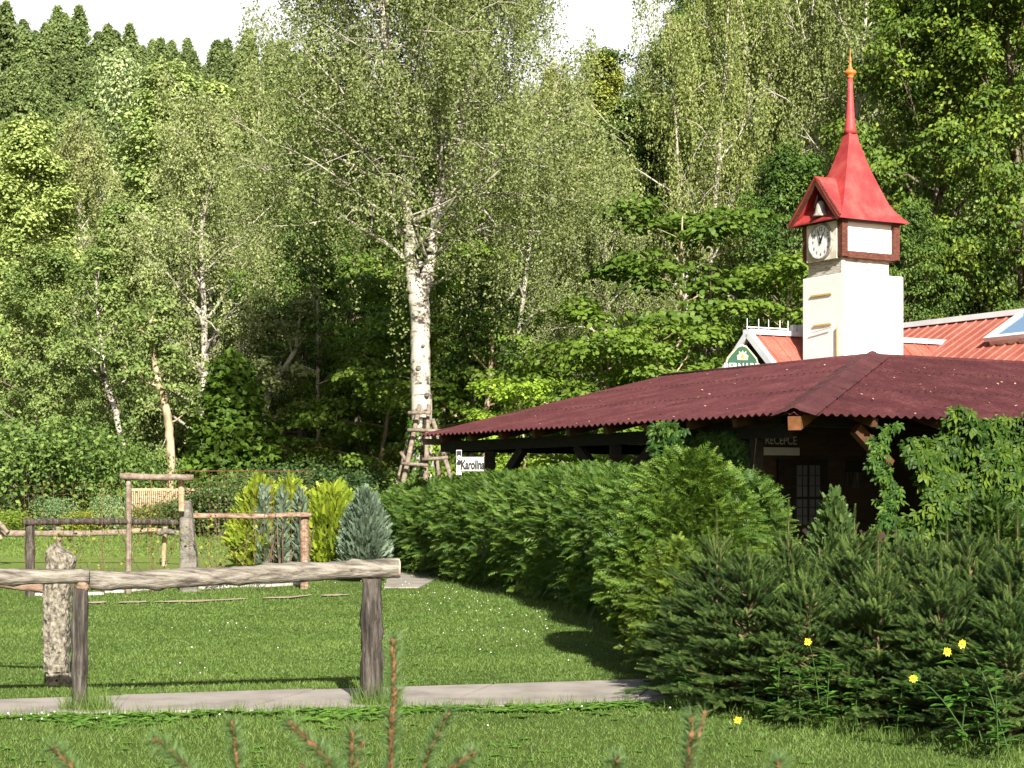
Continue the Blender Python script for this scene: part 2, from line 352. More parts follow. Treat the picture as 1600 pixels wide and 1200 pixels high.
for q in EDG: bevel(q.build('slab', M['stone'], o), .02)
mb = MB(); a = G(604, 918); b2 = G(650, 906)
mb.prism([G(600, 919)+UP*.02, G(655, 919)+UP*.02, G(700, 896)+UP*.02, G(612, 893)+UP*.02], [0, 0, -.05])
struct('pavement', mb, M['concrete'])

# ------------------------------------------------------------------ scatter utilities
def frames(n, rg, dirs=None, spread=1.0):
    """random orthonormal frames; first axis ~ dirs"""
    a = rg.standard_normal((n, 3))*spread
    if dirs is not None: a = a+dirs
    a /= np.linalg.norm(a, axis=1)[:, None]+1e-9
    b = rg.standard_normal((n, 3)); b -= (b*a).sum(1)[:, None]*a; b /= np.linalg.norm(b, axis=1)[:, None]+1e-9
    return a, b, np.cross(a, b)
def scatter(mb, PV, PF, pos, ax, ay, az, sc, tint=None, tj=0.12, rg=None):
    """copy prototype (PV, quads PF) to every pos with axes*scale"""
    n = len(pos); sc = np.broadcast_to(np.asarray(sc, float), (n,))
    V = pos[:, None, :]+sc[:, None, None]*(PV[None, :, 0:1]*ax[:, None, :]+PV[None, :, 1:2]*ay[:, None, :]+PV[None, :, 2:3]*az[:, None, :])
    F = (PF[None, :, :]+(np.arange(n)*len(PV))[:, None, None]).reshape(-1, PF.shape[1])
    t = (rg or rng).random(n) if tint is None else tint
    t = np.repeat(t, len(PF)); t = np.clip(t+tj*(rg or rng).standard_normal(len(t)), 0, 1)
    mb.add(V.reshape(-1, 3), [F], t)
LEAFV = np.array([[0, 0, 0], [.45, .33, .03], [1, 0, -.06], [.45, -.33, .03]]); LEAFF = np.array([[0, 3, 2, 1]])
def leaf_hex():
    V = np.array([[0,0,0],[.25,.34,.02],[.7,.30,0],[1,0,-.1],[.7,-.30,0],[.25,-.34,.02]]); return V, np.array([[0,5,4,1],[1,4,3,2]])
HEXV, HEXF = leaf_hex()
def leaves(mb, pos, nbias, size, rg, sj=.3, hexa=False, droop=0.0, spread=.6, tint=None):
    n = len(pos)
    nz_, u, v = frames(n, rg, nbias, spread)
    if droop:
        u = u*(1-droop)+np.array([0, 0, -1.0])*droop; u -= (u*nz_).sum(1)[:, None]*nz_; u /= np.linalg.norm(u, axis=1)[:, None]+1e-9; v = np.cross(nz_, u)
    V_, F_ = (HEXV, HEXF) if hexa else (LEAFV, LEAFF)
    scatter(mb, V_, F_, pos, u, v, nz_, size*(1+sj*(rg.random(n)-.5)*2), tint=tint, rg=rg, tj=.05)

def poly_curve(p0, d0, length, nseg, rg, wob, bend):
    """a wandering polyline; bend is added to direction each step (array)"""
    pts = [p0]; d = d0/np.linalg.norm(d0); st = length/nseg
    for _ in range(nseg):
        d = d+bend/nseg+wob*rg.standard_normal(3); d /= np.linalg.norm(d); pts.append(pts[-1]+d*st)
    return np.array(pts)
def tree_parts(seed, trunk, trad, n_limbs, zlo, zhi, reach, el=(20, 50), limb_bend=(0, 0, .3), nsub=6, kind='broad',
               leaf=.12, per=60, sig=(.4, .14), hang=1.2, extra=None, leafmat=None, trunk_n=8, sublen=.4, anch=4, tip_bias=None, hexa=False, limbscale=.33, density=1.0, limbk=.017):
    rg = np.random.default_rng(seed)
    wood = MB(); crown = MB()
    trunks = trunk if isinstance(trunk, list) else [trunk]; trads = trad if isinstance(trad, list) else [trad]
    anchors = []; adirs = []
    k = 0
    for tp, tr in zip(trunks, trads):
        tp = np.asarray(tp, float); tr = np.asarray(tr, float)
        # subdivide trunk for irregular bark outline
        tq = np.linspace(0, len(tp)-1, (len(tp)-1)*4+1); tps = np.stack([np.interp(tq, np.arange(len(tp)), tp[:, c]) for c in range(3)], -1)
        trs = np.interp(tq, np.arange(len(tr)), tr)
        tps[1:-1] += rg.standard_normal((len(tps)-2, 3))*trs[1:-1, None]*.12*np.array([1, 1, 0])
        wood.tube(tps, trs, trunk_n, True, jit=.05, rg=rg)
        zz = tp[:, 2]; nl = max(1, int(n_limbs/len(trunks)))
        for i in range(nl):
            f = (i+rg.random())/nl; z = max(zlo, zz[0])+f*(min(zhi, zz[-1])-max(zlo, zz[0]))
            p0 = np.array([np.interp(z, zz, tp[:, c]) for c in range(3)]); r0 = float(np.interp(z, zz, tr))
            az = k*2.39996+rg.random()*.6; k += 1
            fr = (z-zlo)/(zhi-zlo+1e-6)
            ln = reach(fr)*(.75+.4*rg.random())
            e = R_(el[0]+(el[1]-el[0])*fr+rg.normal()*8)
            d = np.array([math.cos(az)*math.cos(e), math.sin(az)*math.cos(e), math.sin(e)])
            lp = poly_curve(p0, d, ln, 6, rg, .13, np.array(limb_bend))
            lr = np.linspace(min(r0*limbscale*1.6, limbk*ln+.012), .006, 7); wood.tube(lp, lr, 5, False)
            for s in range(nsub):
                q = .25+.75*(s+rg.random())/nsub; qi = q*6; i0 = min(int(qi), 5)
                sp = lp[i0]+(lp[i0+1]-lp[i0])*(qi-i0); ld = lp[i0+1]-lp[i0]; ld /= np.linalg.norm(ld)
                sdv = ld*.7+rg.standard_normal(3)*np.array([.8, .8, .45]); 
                sln = ln*sublen*(1.15-.6*q)*(.7+.6*rg.random())
                sb = poly_curve(sp, sdv, max(sln, .3), 4, rg, .16, np.array(limb_bend)*.8)
                wood.tube(sb, np.linspace(lr[i0]*.5+.003, .004, 5), 4, False)
                for a in range(anch):
                    g = 1+3*(a+rg.random())/anch; i1 = min(int(g), 3)
                    anchors.append(sb[i1]+(sb[i1+1]-sb[i1])*(g-i1)); adirs.append(sb[i1+1]-sb[i1])
            anchors.append(lp[-1]); adirs.append(lp[-1]-lp[-2])
    A = np.array(anchors); D = np.array(adirs)
    if extra is not None: A = np.concatenate([A, extra]); D = np.concatenate([D, np.tile([0, 0, .1], (len(extra), 1))])
    D /= np.linalg.norm(D, axis=1)[:, None]+1e-9
    cen = A.mean(0); per = int(per*density)
    if kind == 'birch':
        ns = 3; A2 = np.repeat(A, ns, 0)+rg.normal(0, .16, (len(A)*ns, 3)); hl = hang*(.3+.9*rg.random(len(A2)))
        idx = np.repeat(np.arange(len(A2)), max(1, per//ns)); s = rg.random(len(idx))
        pos = A2[idx]+np.stack([rg.normal(0, .05, len(idx)), rg.normal(0, .05, len(idx)), -s*hl[idx]], -1)+np.repeat(D, ns, 0)[idx]*(.25*np.sin(s*1.6))[:, None]
        leaves(crown, pos, np.array([.25, -.5, .25])[None]*0+(pos-cen)*.05, leaf, rg, droop=.55, spread=1.0, tint=np.clip(rg.random(len(A2))[idx]*.55+.45*rg.random(len(idx)), 0, 1))
    else:
        idx = np.repeat(np.arange(len(A)), per)
        g = rg.standard_normal((len(idx), 3)); g = g/(np.linalg.norm(g, axis=1)[:, None]+1e-6)*(.55+.75*rg.random(len(idx))**.6)[:, None]; sz = (.8+.8*rg.random(len(A)))[idx]; g[:, 2] = np.where(g[:, 2] < -.25, -g[:, 2], g[:, 2])
        pos = A[idx]+g*np.array([sig[0], sig[0], sig[1]])*sz[:, None]
        pos[:, 2] -= (g[:, 0]**2+g[:, 1]**2)*sig[1]*.35
        out = pos-cen; out /= np.linalg.norm(out, axis=1)[:, None]+1e-9
        leaves(crown, pos, g*.75*np.array([1, 1, .7])+out*.35+np.array([0, 0, .45]), leaf, rg, hexa=hexa, spread=.38, tint=np.clip(rg.random(len(A))[idx]*.5+.5*rg.random(len(idx)), 0, 1))
    return wood, crown
PROTO = {}
def proto(key, bark, leafm, **kw):
    wd, cr = tree_parts(**kw); PROTO[key] = (wd.mesh('trunk', bark, True), cr.mesh('crown', leafm))
def plant_tree(key, name, x, Y, sc, rz, label, cat='tree', group=None, col=(1, 1, 1, 1), z=None):
    X_ = (x-800)*Y/FPX
    o = thing(name, (X_, Y, float(gh(X_, Y)) if z is None else z), label, cat, group, rz, sc, local=True)
    t, c = PROTO[key]; link('trunk', t, o); cr = link('crown', c, o); cr.color = col
    return o

def straight(h, wob, seed, r0, n=7, lean=(0, 0)):
    rg = np.random.default_rng(seed); z = np.linspace(-.3, h, n)
    p = np.stack([np.cumsum(rg.normal(0, wob, n))+lean[0]*z, np.cumsum(rg.normal(0, wob, n))+lean[1]*z, z], -1); p[:, :2] -= p[0, :2]
    return p, np.linspace(r0, r0*.12, n)
# ---- tree prototypes (metres)
t, r = straight(13, .16, 1, .17)
proto('birch1', M['birchbark'], M['birch'], seed=11, trunk=t, trad=r, n_limbs=34, zlo=2.5, zhi=12.8, reach=lambda f: 3.6*(1-f)**.7+.7, el=(35, 65), limb_bend=(0, 0, -.25), nsub=6, kind='birch', leaf=.085, per=60, hang=1.3, anch=4)
t, r = straight(15, .22, 2, .2, lean=(.06, 0)); t2, r2 = straight(13.5, .22, 3, .15, lean=(-.1, .03))
t2 = t2[1:]; r2 = r2[1:]; t2 = np.concatenate([[t[1]], t2+np.array([0, 0, .2])]); r2 = np.concatenate([[.15], r2])
proto('birch2', M['birchbark'], M['birch'], seed=12, trunk=[t, t2], trad=[r, r2], n_limbs=36, zlo=3.5, zhi=15, reach=lambda f: 3.8*(1-f)**.7+.8, el=(30, 60), limb_bend=(0, 0, -.3), nsub=6, kind='birch', leaf=.09, per=60, hang=1.6, anch=4)
t, r = straight(13.5, .12, 4, .2)
proto('alder1', M['bark'], M['alder'], seed=13, trunk=t, trad=r, n_limbs=44, zlo=1.5, zhi=13.4, reach=lambda f: 3.3*(1-f)**.75+.5, el=(5, 45), nsub=6, kind='broad', leaf=.14, per=52, sig=(.36, .26), anch=3)
t, r = straight(11, .2, 5, .17)
proto('alder2', M['bark'], M['alder'], seed=14, trunk=t, trad=r, n_limbs=36, zlo=1.0, zhi=10.8, reach=lambda f: 3.6*(math.sin(math.pi*(f*.75+.2)))+.4, el=(0, 55), nsub=6, kind='broad', leaf=.13, per=54, sig=(.38, .25), anch=3)
t, r = straight(17, .25, 6, .28)
proto('broad1', M['bark'], M['broad'], seed=15, trunk=t, trad=r, n_limbs=44, zlo=4, zhi=16.5, reach=lambda f: 4.6*(math.sin(math.pi*(f*.75+.2)))+.6, el=(0, 60), nsub=7, kind='broad', leaf=.16, per=42, sig=(.48, .2), anch=4, hexa=False)
t, r = straight(14, .25, 7, .22)
proto('broad2', M['bark'], M['broad'], seed=16, trunk=t, trad=r, n_limbs=42, zlo=1.6, zhi=13.5, reach=lambda f: 4.2*(math.sin(math.pi*(f*.7+.25)))+.6, el=(-5, 55), nsub=7, kind='broad', leaf=.14, per=44, sig=(.5, .17), anch=4)
t, r = straight(6.2, .18, 8, .09)
proto('hazel1', M['tanbark'], M['hazel'], seed=17, trunk=t, trad=r, n_limbs=17, zlo=1.2, zhi=6.0, reach=lambda f: 2.3*(1-f)**.5+.5, el=(10, 45), limb_bend=(0, 0, -.35), nsub=5, kind='broad', leaf=.11, per=36, sig=(.36, .08), anch=3, hexa=True)
t, r = straight(5.0, .22, 9, .08, lean=(.1, 0))
proto('hazel2', M['tanbark'], M['hazel'], seed=18, trunk=t, trad=r, n_limbs=14, zlo=.8, zhi=4.8, reach=lambda f: 2.6*(1-f)**.5+.4, el=(10, 40), limb_bend=(0, 0, -.4), nsub=5, kind='broad', leaf=.11, per=34, sig=(.38, .08), anch=3, hexa=True)
def conifer(seed, H, W, leaf, n=34):
    rg = np.random.default_rng(seed); wood = MB(); cr = MB()
    wood.tube([[0, 0, -.5], [0, 0, H*.5], [0, 0, H]], [H*.014, H*.008, .02], 5)
    pos = []; tn = []
    for i in range(n*7):
        f = rg.random()**.8; z = H*(.08+.92*f); az = rg.random()*6.283; rl = W*(1-f)**.7*(.45+.6*rg.random()**.5)+.1
        m_ = 26; s = rg.random(m_)**.7
        dr = np.array([math.cos(az), math.sin(az), 0])
        p = np.array([0, 0, z])+dr*s[:, None]*rl; p[:, 2] += -.22*rl*s+.12*rl*s*s+rg.normal(0, .12, m_); p[:, :2] += rg.normal(0, .14+.12*rl*.3, (m_, 2))
        pos.append(p); tn.append(np.full(m_, rg.random()))
    pos = np.concatenate(pos); tn = np.concatenate(tn)
    out = pos.copy(); out[:, 2] = 0; out /= np.linalg.norm(out, axis=1)[:, None]+1e-9
    leaves(cr, pos, out*.6+np.array([0, 0, .5]), leaf, rg, spread=.5, tint=tn)
    return wood, cr
for key, a in (('conifer1', (31, 19.5, 5.0, .42, 60)), ('conifer2', (32, 17.5, 5.6, .42, 60))):
    wd, cr = conifer(*a); PROTO[key] = (wd.mesh('trunk', M['bark'], True), cr.mesh('crown', M['conifer']))
wd, cr = conifer(33, 4.2, 1.4, .2, 60); PROTO['younglarch'] = (wd.mesh('trunk', M['bark'], True), cr.mesh('crown', M['hazel']))
def shrub_proto(key, matl, H, W, leaf, n, seed, fl=.8, hexa=False, twigs=22):
    rg = np.random.default_rng(seed); wood = MB(); cr = MB()
    for i in range(twigs):
        az = rg.random()*6.283; d = np.array([math.cos(az)*.5, math.sin(az)*.5, 1.0]); wood.tube(poly_curve(np.array([0, 0, -.05]), d, H*(.6+.3*rg.random()), 4, rg, .15, np.array([0, 0, 0])), np.linspace(.018, .004, 5), 4, False)
    cl = rg.standard_normal((max(8, n//90), 3)); cl /= np.linalg.norm(cl, axis=1)[:, None]; cl[:, 2] = np.abs(cl[:, 2])*1.0
    cl *= (.55+.5*rg.random(len(cl)))[:, None]; cl = cl*np.array([W, W, H*.55])+np.array([0, 0, H*.4])
    cl = np.concatenate([cl, np.stack([rg.normal(0, W*.5, len(cl)//2), rg.normal(0, W*.5, len(cl)//2), H*(.1+.4*rg.random(len(cl)//2))], -1)])
    idx = rg.integers(0, len(cl), n); pos = cl[idx]+rg.standard_normal((n, 3))*np.array([W*.2, W*.2, H*.09])
    pos = pos[pos[:, 2] > .02]; 
    leaves(cr, pos, (pos-np.array([0, 0, H*.3]))/H*.6+np.array([0, 0, .3]), leaf, rg, hexa=hexa, tint=np.clip(rg.random(len(pos)), 0, 1))
    PROTO[key] = (wood.mesh('stems', M['bark']), cr.mesh('foliage', matl))
shrub_proto('shrub1', M['shrub'], 2.6, 1.5, .10, 7000, 41)
shrub_proto('shrub2', M['shrub'], 1.4, 1.0, .075, 5200, 42)
def plant_shrub(key, name, x, Y, sc, rz, label, cat='shrub', group=None, col=(1, 1, 1, 1)):
    X_ = (x-800)*Y/FPX
    o = thing(name, (X_, Y, float(gh(X_, Y))), label, cat, group, rz, sc, local=True)
    t, c = PROTO[key]; link('stems', t, o); cr = link('foliage', c, o); cr.color = col
    return o

# ------------------------------------------------------------------ trees
HT = {'birch1': 13.2, 'birch2': 15.3, 'alder1': 13.6, 'alder2': 11.2, 'broad1': 17.3, 'broad2': 14.2, 'hazel1': 6.4, 'hazel2': 5.2, 'conifer1': 19.2, 'conifer2': 17.2, 'younglarch': 4.3}
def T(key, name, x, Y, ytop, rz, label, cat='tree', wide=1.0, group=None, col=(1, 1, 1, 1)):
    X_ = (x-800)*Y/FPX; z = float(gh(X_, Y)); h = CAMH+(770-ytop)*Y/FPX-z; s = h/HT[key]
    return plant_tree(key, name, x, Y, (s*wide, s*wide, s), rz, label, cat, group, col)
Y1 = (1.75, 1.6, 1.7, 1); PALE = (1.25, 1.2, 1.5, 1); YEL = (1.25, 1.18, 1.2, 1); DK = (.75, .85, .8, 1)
T('alder1', 'alder_tree', 45, 62, 203, .3, 'light green alder with a pointed crown at the left edge, below the hill', wide=1.0, col=Y1)
T('alder2', 'alder_tree', 75, 55, 415, 1.9, 'dense green alder with layered boughs in front of the pointed alder', wide=1.0)
T('alder1', 'alder_tree', 185, 60, 330, 2.6, 'tall green alder with dark gaps, left of the pale weeping birch', wide=.85)
T('alder2', 'alder_tree', 165, 53, 560, 4.2, 'low alder over the slim white leaning trunk at left', wide=.75)
T('birch1', 'birch_tree', 118, 74, 195, .5, 'yellowish birch with thin white limbs between the alder and the hillside', col=YEL)
T('alder1', 'maple_tree', 270, 80, 118, 1.2, 'round pale yellow-green crown just under the skyline at left', wide=1.0, col=(1.6, 1.5, 1.7, 1))
T('alder2', 'pine_tree', 212, 96, 118, 0, 'pale bluish green pine rising behind the yellow-green round crown', wide=.55, col=(1.7, 1.55, 2.4, 1))
T('birch1', 'birch_tree', 325, 60, 165, 2.2, 'pale yellow-green weeping birch with bare white limbs, second left of the big birch', wide=1.0, col=(1.3, 1.25, 1.35, 1))
T('birch2', 'birch_tree', 385, 66, 110, 1.0, 'tall pale weeping birch just behind and right of the yellow-green one', wide=.8, col=(1.3, 1.25, 1.3, 1))
0 and T('birch1', 'birch_tree', 415, 56, 420, 4.4, 'small forked birch in the shade with two short white stems', wide=.8, col=(.9, .95, 1, 1))
T('broad2', 'lime_tree', 470, 60, 330, 3.3, 'mid green broadleaf at the edge of the dark hollow left of the big birch', wide=.9)
T('broad1', 'lime_tree', 560, 68, 190, 1.1, 'tall dark broadleaf behind the big birch on its left', wide=.8, col=(1.1, 1.1, 1, 1))
T('broad1', 'lime_tree', 740, 66, 190, 2.0, 'tall dark broadleaf behind the big birch on its right', wide=.8, col=(1.1, 1.1, 1, 1))
T('birch2', 'birch_tree', 770, 62, 60, 2.9, 'leafy birch whose crown merges with the big birch on the right', wide=.85)
T('birch1', 'birch_tree', 862, 70, 110, .4, 'light birch at the left side of the sky gap', wide=.8, col=(1.3, 1.2, .95, 1))
T('alder1', 'maple_tree', 940, 84, 95, 2.4, 'bright distant crown at the bottom of the sky gap', wide=.9, col=(1.7, 1.4, 1, 1))
T('birch1', 'birch_tree', 940, 57, 270, 5.1, 'drooping birch with small leaves left of the three bright hazels', wide=.9)
T('birch2', 'birch_tree', 1120, 60, -60, .9, 'tall weeping birch at the right side of the sky gap', wide=.65, col=(1.1, 1.08, .9, 1))
T('birch2', 'birch_tree', 1175, 64, -190, 4.0, 'very tall birch with two long white stems left of the spire', wide=.8, col=(1.1, 1.08, .9, 1))
T('birch2', 'birch_tree', 1325, 60, -160, 5.6, 'tall birch with a white stem directly behind the spire tip', wide=.7, col=(1.05, 1.05, .95, 1))
T('broad2', 'chestnut_tree', 1230, 55, 250, 1.4, 'dark leafy tree between the bright hazels and the clock tower', wide=.8, col=(.95, 1, 1, 1))
T('broad1', 'chestnut_tree', 1465, 55, -60, .2, 'big broadleaf tree right of the spire with yellowing leaves', wide=.8, col=(1.4, 1.28, 1, 1))
T('broad1', 'chestnut_tree', 1590, 53, -90, 2.7, 'big broadleaf tree at the right edge of the picture', wide=.8, col=(1.4, 1.28, 1, 1))
T('broad2', 'chestnut_tree', 1400, 50, 330, 3.1, 'low broadleaf tree right behind the white tower', wide=.7)
T('broad2', 'chestnut_tree', 1530, 52, 370, 5.1, 'low broadleaf tree behind the ribbed red roof and skylight', wide=.8)
hz = [('hazel1', 745, 50, 420, .3, 'bright hazel with pale bare stems right of the big birch trunk'),
      ('hazel2', 905, 45.5, 470, 1.2, 'brightest yellow-green hazel spreading in tiers over the roof slope'),
      ('hazel1', 1010, 53, 315, 2.6, 'upper bright hazel in tiers at the centre of the dark wood'),
      ('hazel1', 1130, 49, 410, 3.9, 'bright hazel just left of the white tower'),
      ('hazel2', 1060, 46, 520, 5.2, 'low hazel behind the roof ridge, left of the green sign'),
      ('hazel1', 560, 53, 470, 4.4, 'thin hazel with scattered leaves left of the big birch trunk'),
      ('hazel2', 830, 50, 560, 2.0, 'small hazel seen above the eave end and under the roof'),
      ('hazel2', 470, 55, 600, .9, 'sparse hazel by the thin white stem in the shade'),
      ('hazel1', 690, 58, 300, 5.5, 'bright green hazel top glimpsed between the birch forks')]
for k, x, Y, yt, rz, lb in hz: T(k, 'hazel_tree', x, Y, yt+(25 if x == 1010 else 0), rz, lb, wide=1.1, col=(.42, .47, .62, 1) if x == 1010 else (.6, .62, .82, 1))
T('hazel1', 'maple_tree', 845, 40.5, 600, 1.7, 'low leafy maple seen through the open side of the veranda', wide=1.3)
T('younglarch', 'young_larch', 362, 52, 560, .8, 'small bright green young larch standing in shade right of the tan trunk', wide=1.1, col=(.48, .55, .7, 1))
# wood on the slope behind
rg = np.random.default_rng(5); kk = 0
for row, Y in enumerate((74, 83, 92, 103, 116, 130)):
    for x in np.arange(430+rg.integers(0, 40), 1680, 5.2*FPX/Y*.95):
        x2 = x+rg.normal()*20; h = 15+rg.random()*5
        X_ = (x2-800)*Y/FPX; zt = float(gh(X_, Y))+h; yt = 770-(zt-CAMH)*FPX/Y
        if 740 < x2 < 1070: yt = max(yt, 150+rg.random()*40)
        if x2 < 700: yt = max(yt, 170+rg.random()*40)
        k = ('broad1', 'broad2', 'alder1', 'broad1')[kk % 4]; kk += 1
        T(k, 'broadleaf_tree', x2, Y, yt, rg.random()*6.28, 'dark broadleaf tree standing deep in the dense wood behind the front trees', wide=1.0, group='trees deep in the dense wood', col=(1., 1., 1., 1))
for x, Y, lb in ((20, 92, 'green tree at the far left showing just above the pointed alder'), (330, 104, 'distant green tree top behind the yellow-green weeping birch'), (90, 110, 'distant tree showing below the hill between alder and thin limbed birch'), (170, 120, 'farthest green tree top left of the bluish pine'), (400, 88, 'distant green tree behind the tall pale weeping birch'), (470, 96, 'distant green crown behind the left side of the big birch')):
    T('alder1', 'broadleaf_tree', x, Y, 230+rg.random()*30 if x < 250 else 140+rg.random()*40, rg.random()*6, lb, wide=1.1, col=Y1)
# conifers on the far hill
n_c = 0
for Y in np.arange(206, 322, 6.4):
    for X_ in np.arange(-104, -24, 6.3):
        xx, yy = X_+rg.normal()*1.6, Y+rg.normal()*1.6
        px = 800+xx*FPX/yy; z = float(gh(xx, yy)); ytop = 770-(z+18-CAMH)*FPX/yy
        if px < -60 or px > 520 or ytop > 245 or n_c >= 250 or ytop > 330: continue
        s = .82+.3*rg.random(); n_c += 1; key = ('conifer1', 'conifer2')[n_c % 2]
        o = thing('conifer_tree', (xx, yy, z), 'dark conifer among many on the far wooded hillside at upper left', 'tree', 'conifers on the far hillside', rg.random()*6.28, s, local=True)
        t, c = PROTO[key]; link('trunk', t, o); cr = link('crown', c, o); g = .9+.35*rg.random(); cr.color = (1.4*g, 1.4*g, 1.6*g, 1)  # crown tint lifted to imitate distance haze over the hill

# ---- single trunks seen in the shade
def bare_tree(name, pts, Y, rpx, bark, label, seed, crownm, ztop=None):
    rgx = np.random.default_rng(seed)
    p = np.array([P(x, y, Y) for x, y in pts]); base = p[0].copy(); base[2] = -.1; p = np.concatenate([[base+[rgx.normal()*.05, 0, 0]], p[0:]]) if p[0][2] > .1 else p
    r = np.array([rpx[0]]+list(rpx))[:len(p)]*Y/FPX/2 if len(rpx) < len(p) else np.array(rpx)*Y/FPX/2
    topz = p[-1][2]
    wd, cr = tree_parts(seed, p, r, 12, topz*.55, topz, lambda f: 1.6*(1-f*.4), el=(15, 60), nsub=4, kind='broad', leaf=.12, per=22, sig=(.26, .1), anch=3, trunk_n=9)
    o = thing(name, base, label, 'tree'); wd.build('trunk', bark, o, True); cr.build('crown', crownm, o)
bare_tree('birch_tree', [(192, 700), (185, 665), (181, 640), (168, 610), (161, 575), (158, 540), (152, 480), (150, 430)], 51, [9, 9, 9, 10, 9, 8, 6, 4, 3], M['birchbark'], 'slim leaning birch with a bright white crooked trunk at left', 61, M['alder'])
bare_tree('oak_tree', [(267, 735), (266, 690), (262, 650), (254, 615), (244, 585), (240, 550), (236, 500)], 50, [13, 13, 13, 13, 13, 10, 7, 5], M['tanbark'], 'tree with a curved tan trunk behind the tall pale crossbar', 62, M['alder'])
bare_tree('birch_tree', [(497, 745), (497, 700), (497, 640), (496, 560), (495, 470), (494, 400)], 55, [7, 7, 6, 6, 5, 4, 3], M['birchbark'], 'very thin straight birch stem alone in the dark hollow', 63, M['broad'])
bare_tree('birch_tree', [(420, 740), (415, 690), (413, 640), (425, 600), (445, 575), (462, 545), (468, 500)], 54, [13, 13, 12, 11, 10, 8, 6, 4], M['birchbark'], 'birch with a bent white stem in shade between the young larch and the thin stem', 64, M['birch'])
bare_tree('maple_tree', [(757, 745), (757, 700), (760, 640), (766, 590), (770, 530), (772, 470)], 47.5, [10, 10, 9, 9, 8, 6, 4], M['tanbark'], 'thin pale tan trunk between the big birch and the roof', 65, M['broad'])
bare_tree('maple_tree', [(740, 745), (738, 690), (742, 640), (736, 590), (725, 530)], 49, [12, 11, 10, 9, 7, 5], M['bark'], 'dark slanting trunk just right of the big birch', 66, M['broad'])

# ---- the big birch
BY = 43.0
st = [(661, 790, 40), (661, 740, 37), (660, 680, 34), (658, 620, 32), (657, 560, 31), (657, 500, 30), (654, 460, 34)]
left = [(654, 462, 30), (646, 430, 22), (642, 395, 18), (640, 350, 17), (630, 290, 14), (622, 220, 13), (617, 175, 15), (611, 125, 14), (602, 60, 11), (598, 0, 10), (596, -90, 7), (600, -200, 4)]
right = [(657, 462, 26), (668, 425, 20), (675, 390, 17), (681, 345, 16), (688, 300, 15), (705, 250, 14), (717, 200, 14), (722, 165, 13), (735, 120, 10), (748, 60, 8), (752, -40, 6), (755, -140, 3)]
def wl(L, dy=0): return np.array([P(a, b, BY+dy*i/len(L)) for i, (a, b, c) in enumerate(L)]), np.array([c*BY/FPX/2 for a, b, c in L])
tp, tr = wl(st); tp[0][2] = -.1; lp_, lr_ = wl(left, -.8); rp_, rr_ = wl(right, 1.0)
broot = thing('birch_tree', tp[0]*[1, 1, 0], 'big old birch with a thick white forked trunk, ivy and poles round its foot', 'tree')
wd, cr = tree_parts(77, [lp_, rp_], [lr_, rr_], 80, 6.7, 17.2, lambda f: 5.0*(1-f)**.62+.7, el=(34, 66), limb_bend=(0, 0, -.12), nsub=8, kind='birch', leaf=.072, per=90, hang=1.9, anch=4, trunk_n=12, limbscale=.3, limbk=.0085)
tq = np.linspace(0, len(tp)-1, 31); tps = np.stack([np.interp(tq, np.arange(len(tp)), tp[:, c]) for c in range(3)], -1); trs = np.interp(tq, np.arange(len(tr)), tr)
wd.tube(tps, trs, 14, False, jit=.06, rg=rng)
for pts, rr0 in (([(618, 290), (570, 270), (545, 256), (520, 240), (498, 228), (488, 212)], 6), ([(682, 360), (705, 345), (722, 330), (748, 318), (775, 352)], 4), ([(668, 450), (690, 438), (700, 430), (708, 420)], 4), ([(735, 365), (757, 357), (790, 350), (815, 360), (845, 362)], 4), ([(602, 60), (585, 20), (570, -10)], 7), ([(722, 165), (700, 120), (705, 95)], 6)):
    pp = np.array([P(a, b, BY-1.0*min(1, i*.4)) for i, (a, b) in enumerate(pts)]); wd.tube(pp, np.linspace(rr0, 2.2, len(pp))*BY/FPX/2*1.3, 6, False)
wd.build('trunk', M['birchbark'], broot, True); cr.build('crown', M['birch'], broot)
# knots
mb = MB()
for x, y, r0 in ((654, 575, 4), (661, 540, 2.5), (667, 617, 3.5)):
    c = P(x, y, BY-.235); mb.lathe(c, [(r0*.015*1.2, -.02), (r0*.015, .05), (r0*.008, .06)], 8, [0, -1, 0])
mb.build('knot', M['log'], broot, True)
# ivy round the foot
n = 2600; a = rng.random(n)*6.283; z = rng.random(n)**1.35*3.4; rr_ = .33+.03*rng.standard_normal(n)+.12*(1-z/3.4)*rng.random(n)
keep = (np.sin(a*2+z*2.2)+rng.normal(0, .5, n) > -.35); a, z, rr_ = a[keep], z[keep], rr_[keep]
c0 = P(660, 770, BY); pos = np.stack([c0[0]+np.cos(a)*rr_, c0[1]+np.sin(a)*rr_, z], -1); out = np.stack([np.cos(a), np.sin(a), a*0+.3], -1)
mb = MB(); leaves(mb, pos, out, .10, rng, hexa=True, droop=.5, spread=.4, tint=rng.random(len(pos)))
o = mb.build('climbing_ivy', M['ivy']); o.color = (1.5, 1.35, 1.2, 1); tag(o, 'ivy with small leaves climbing the foot of the big birch trunk', 'ivy')
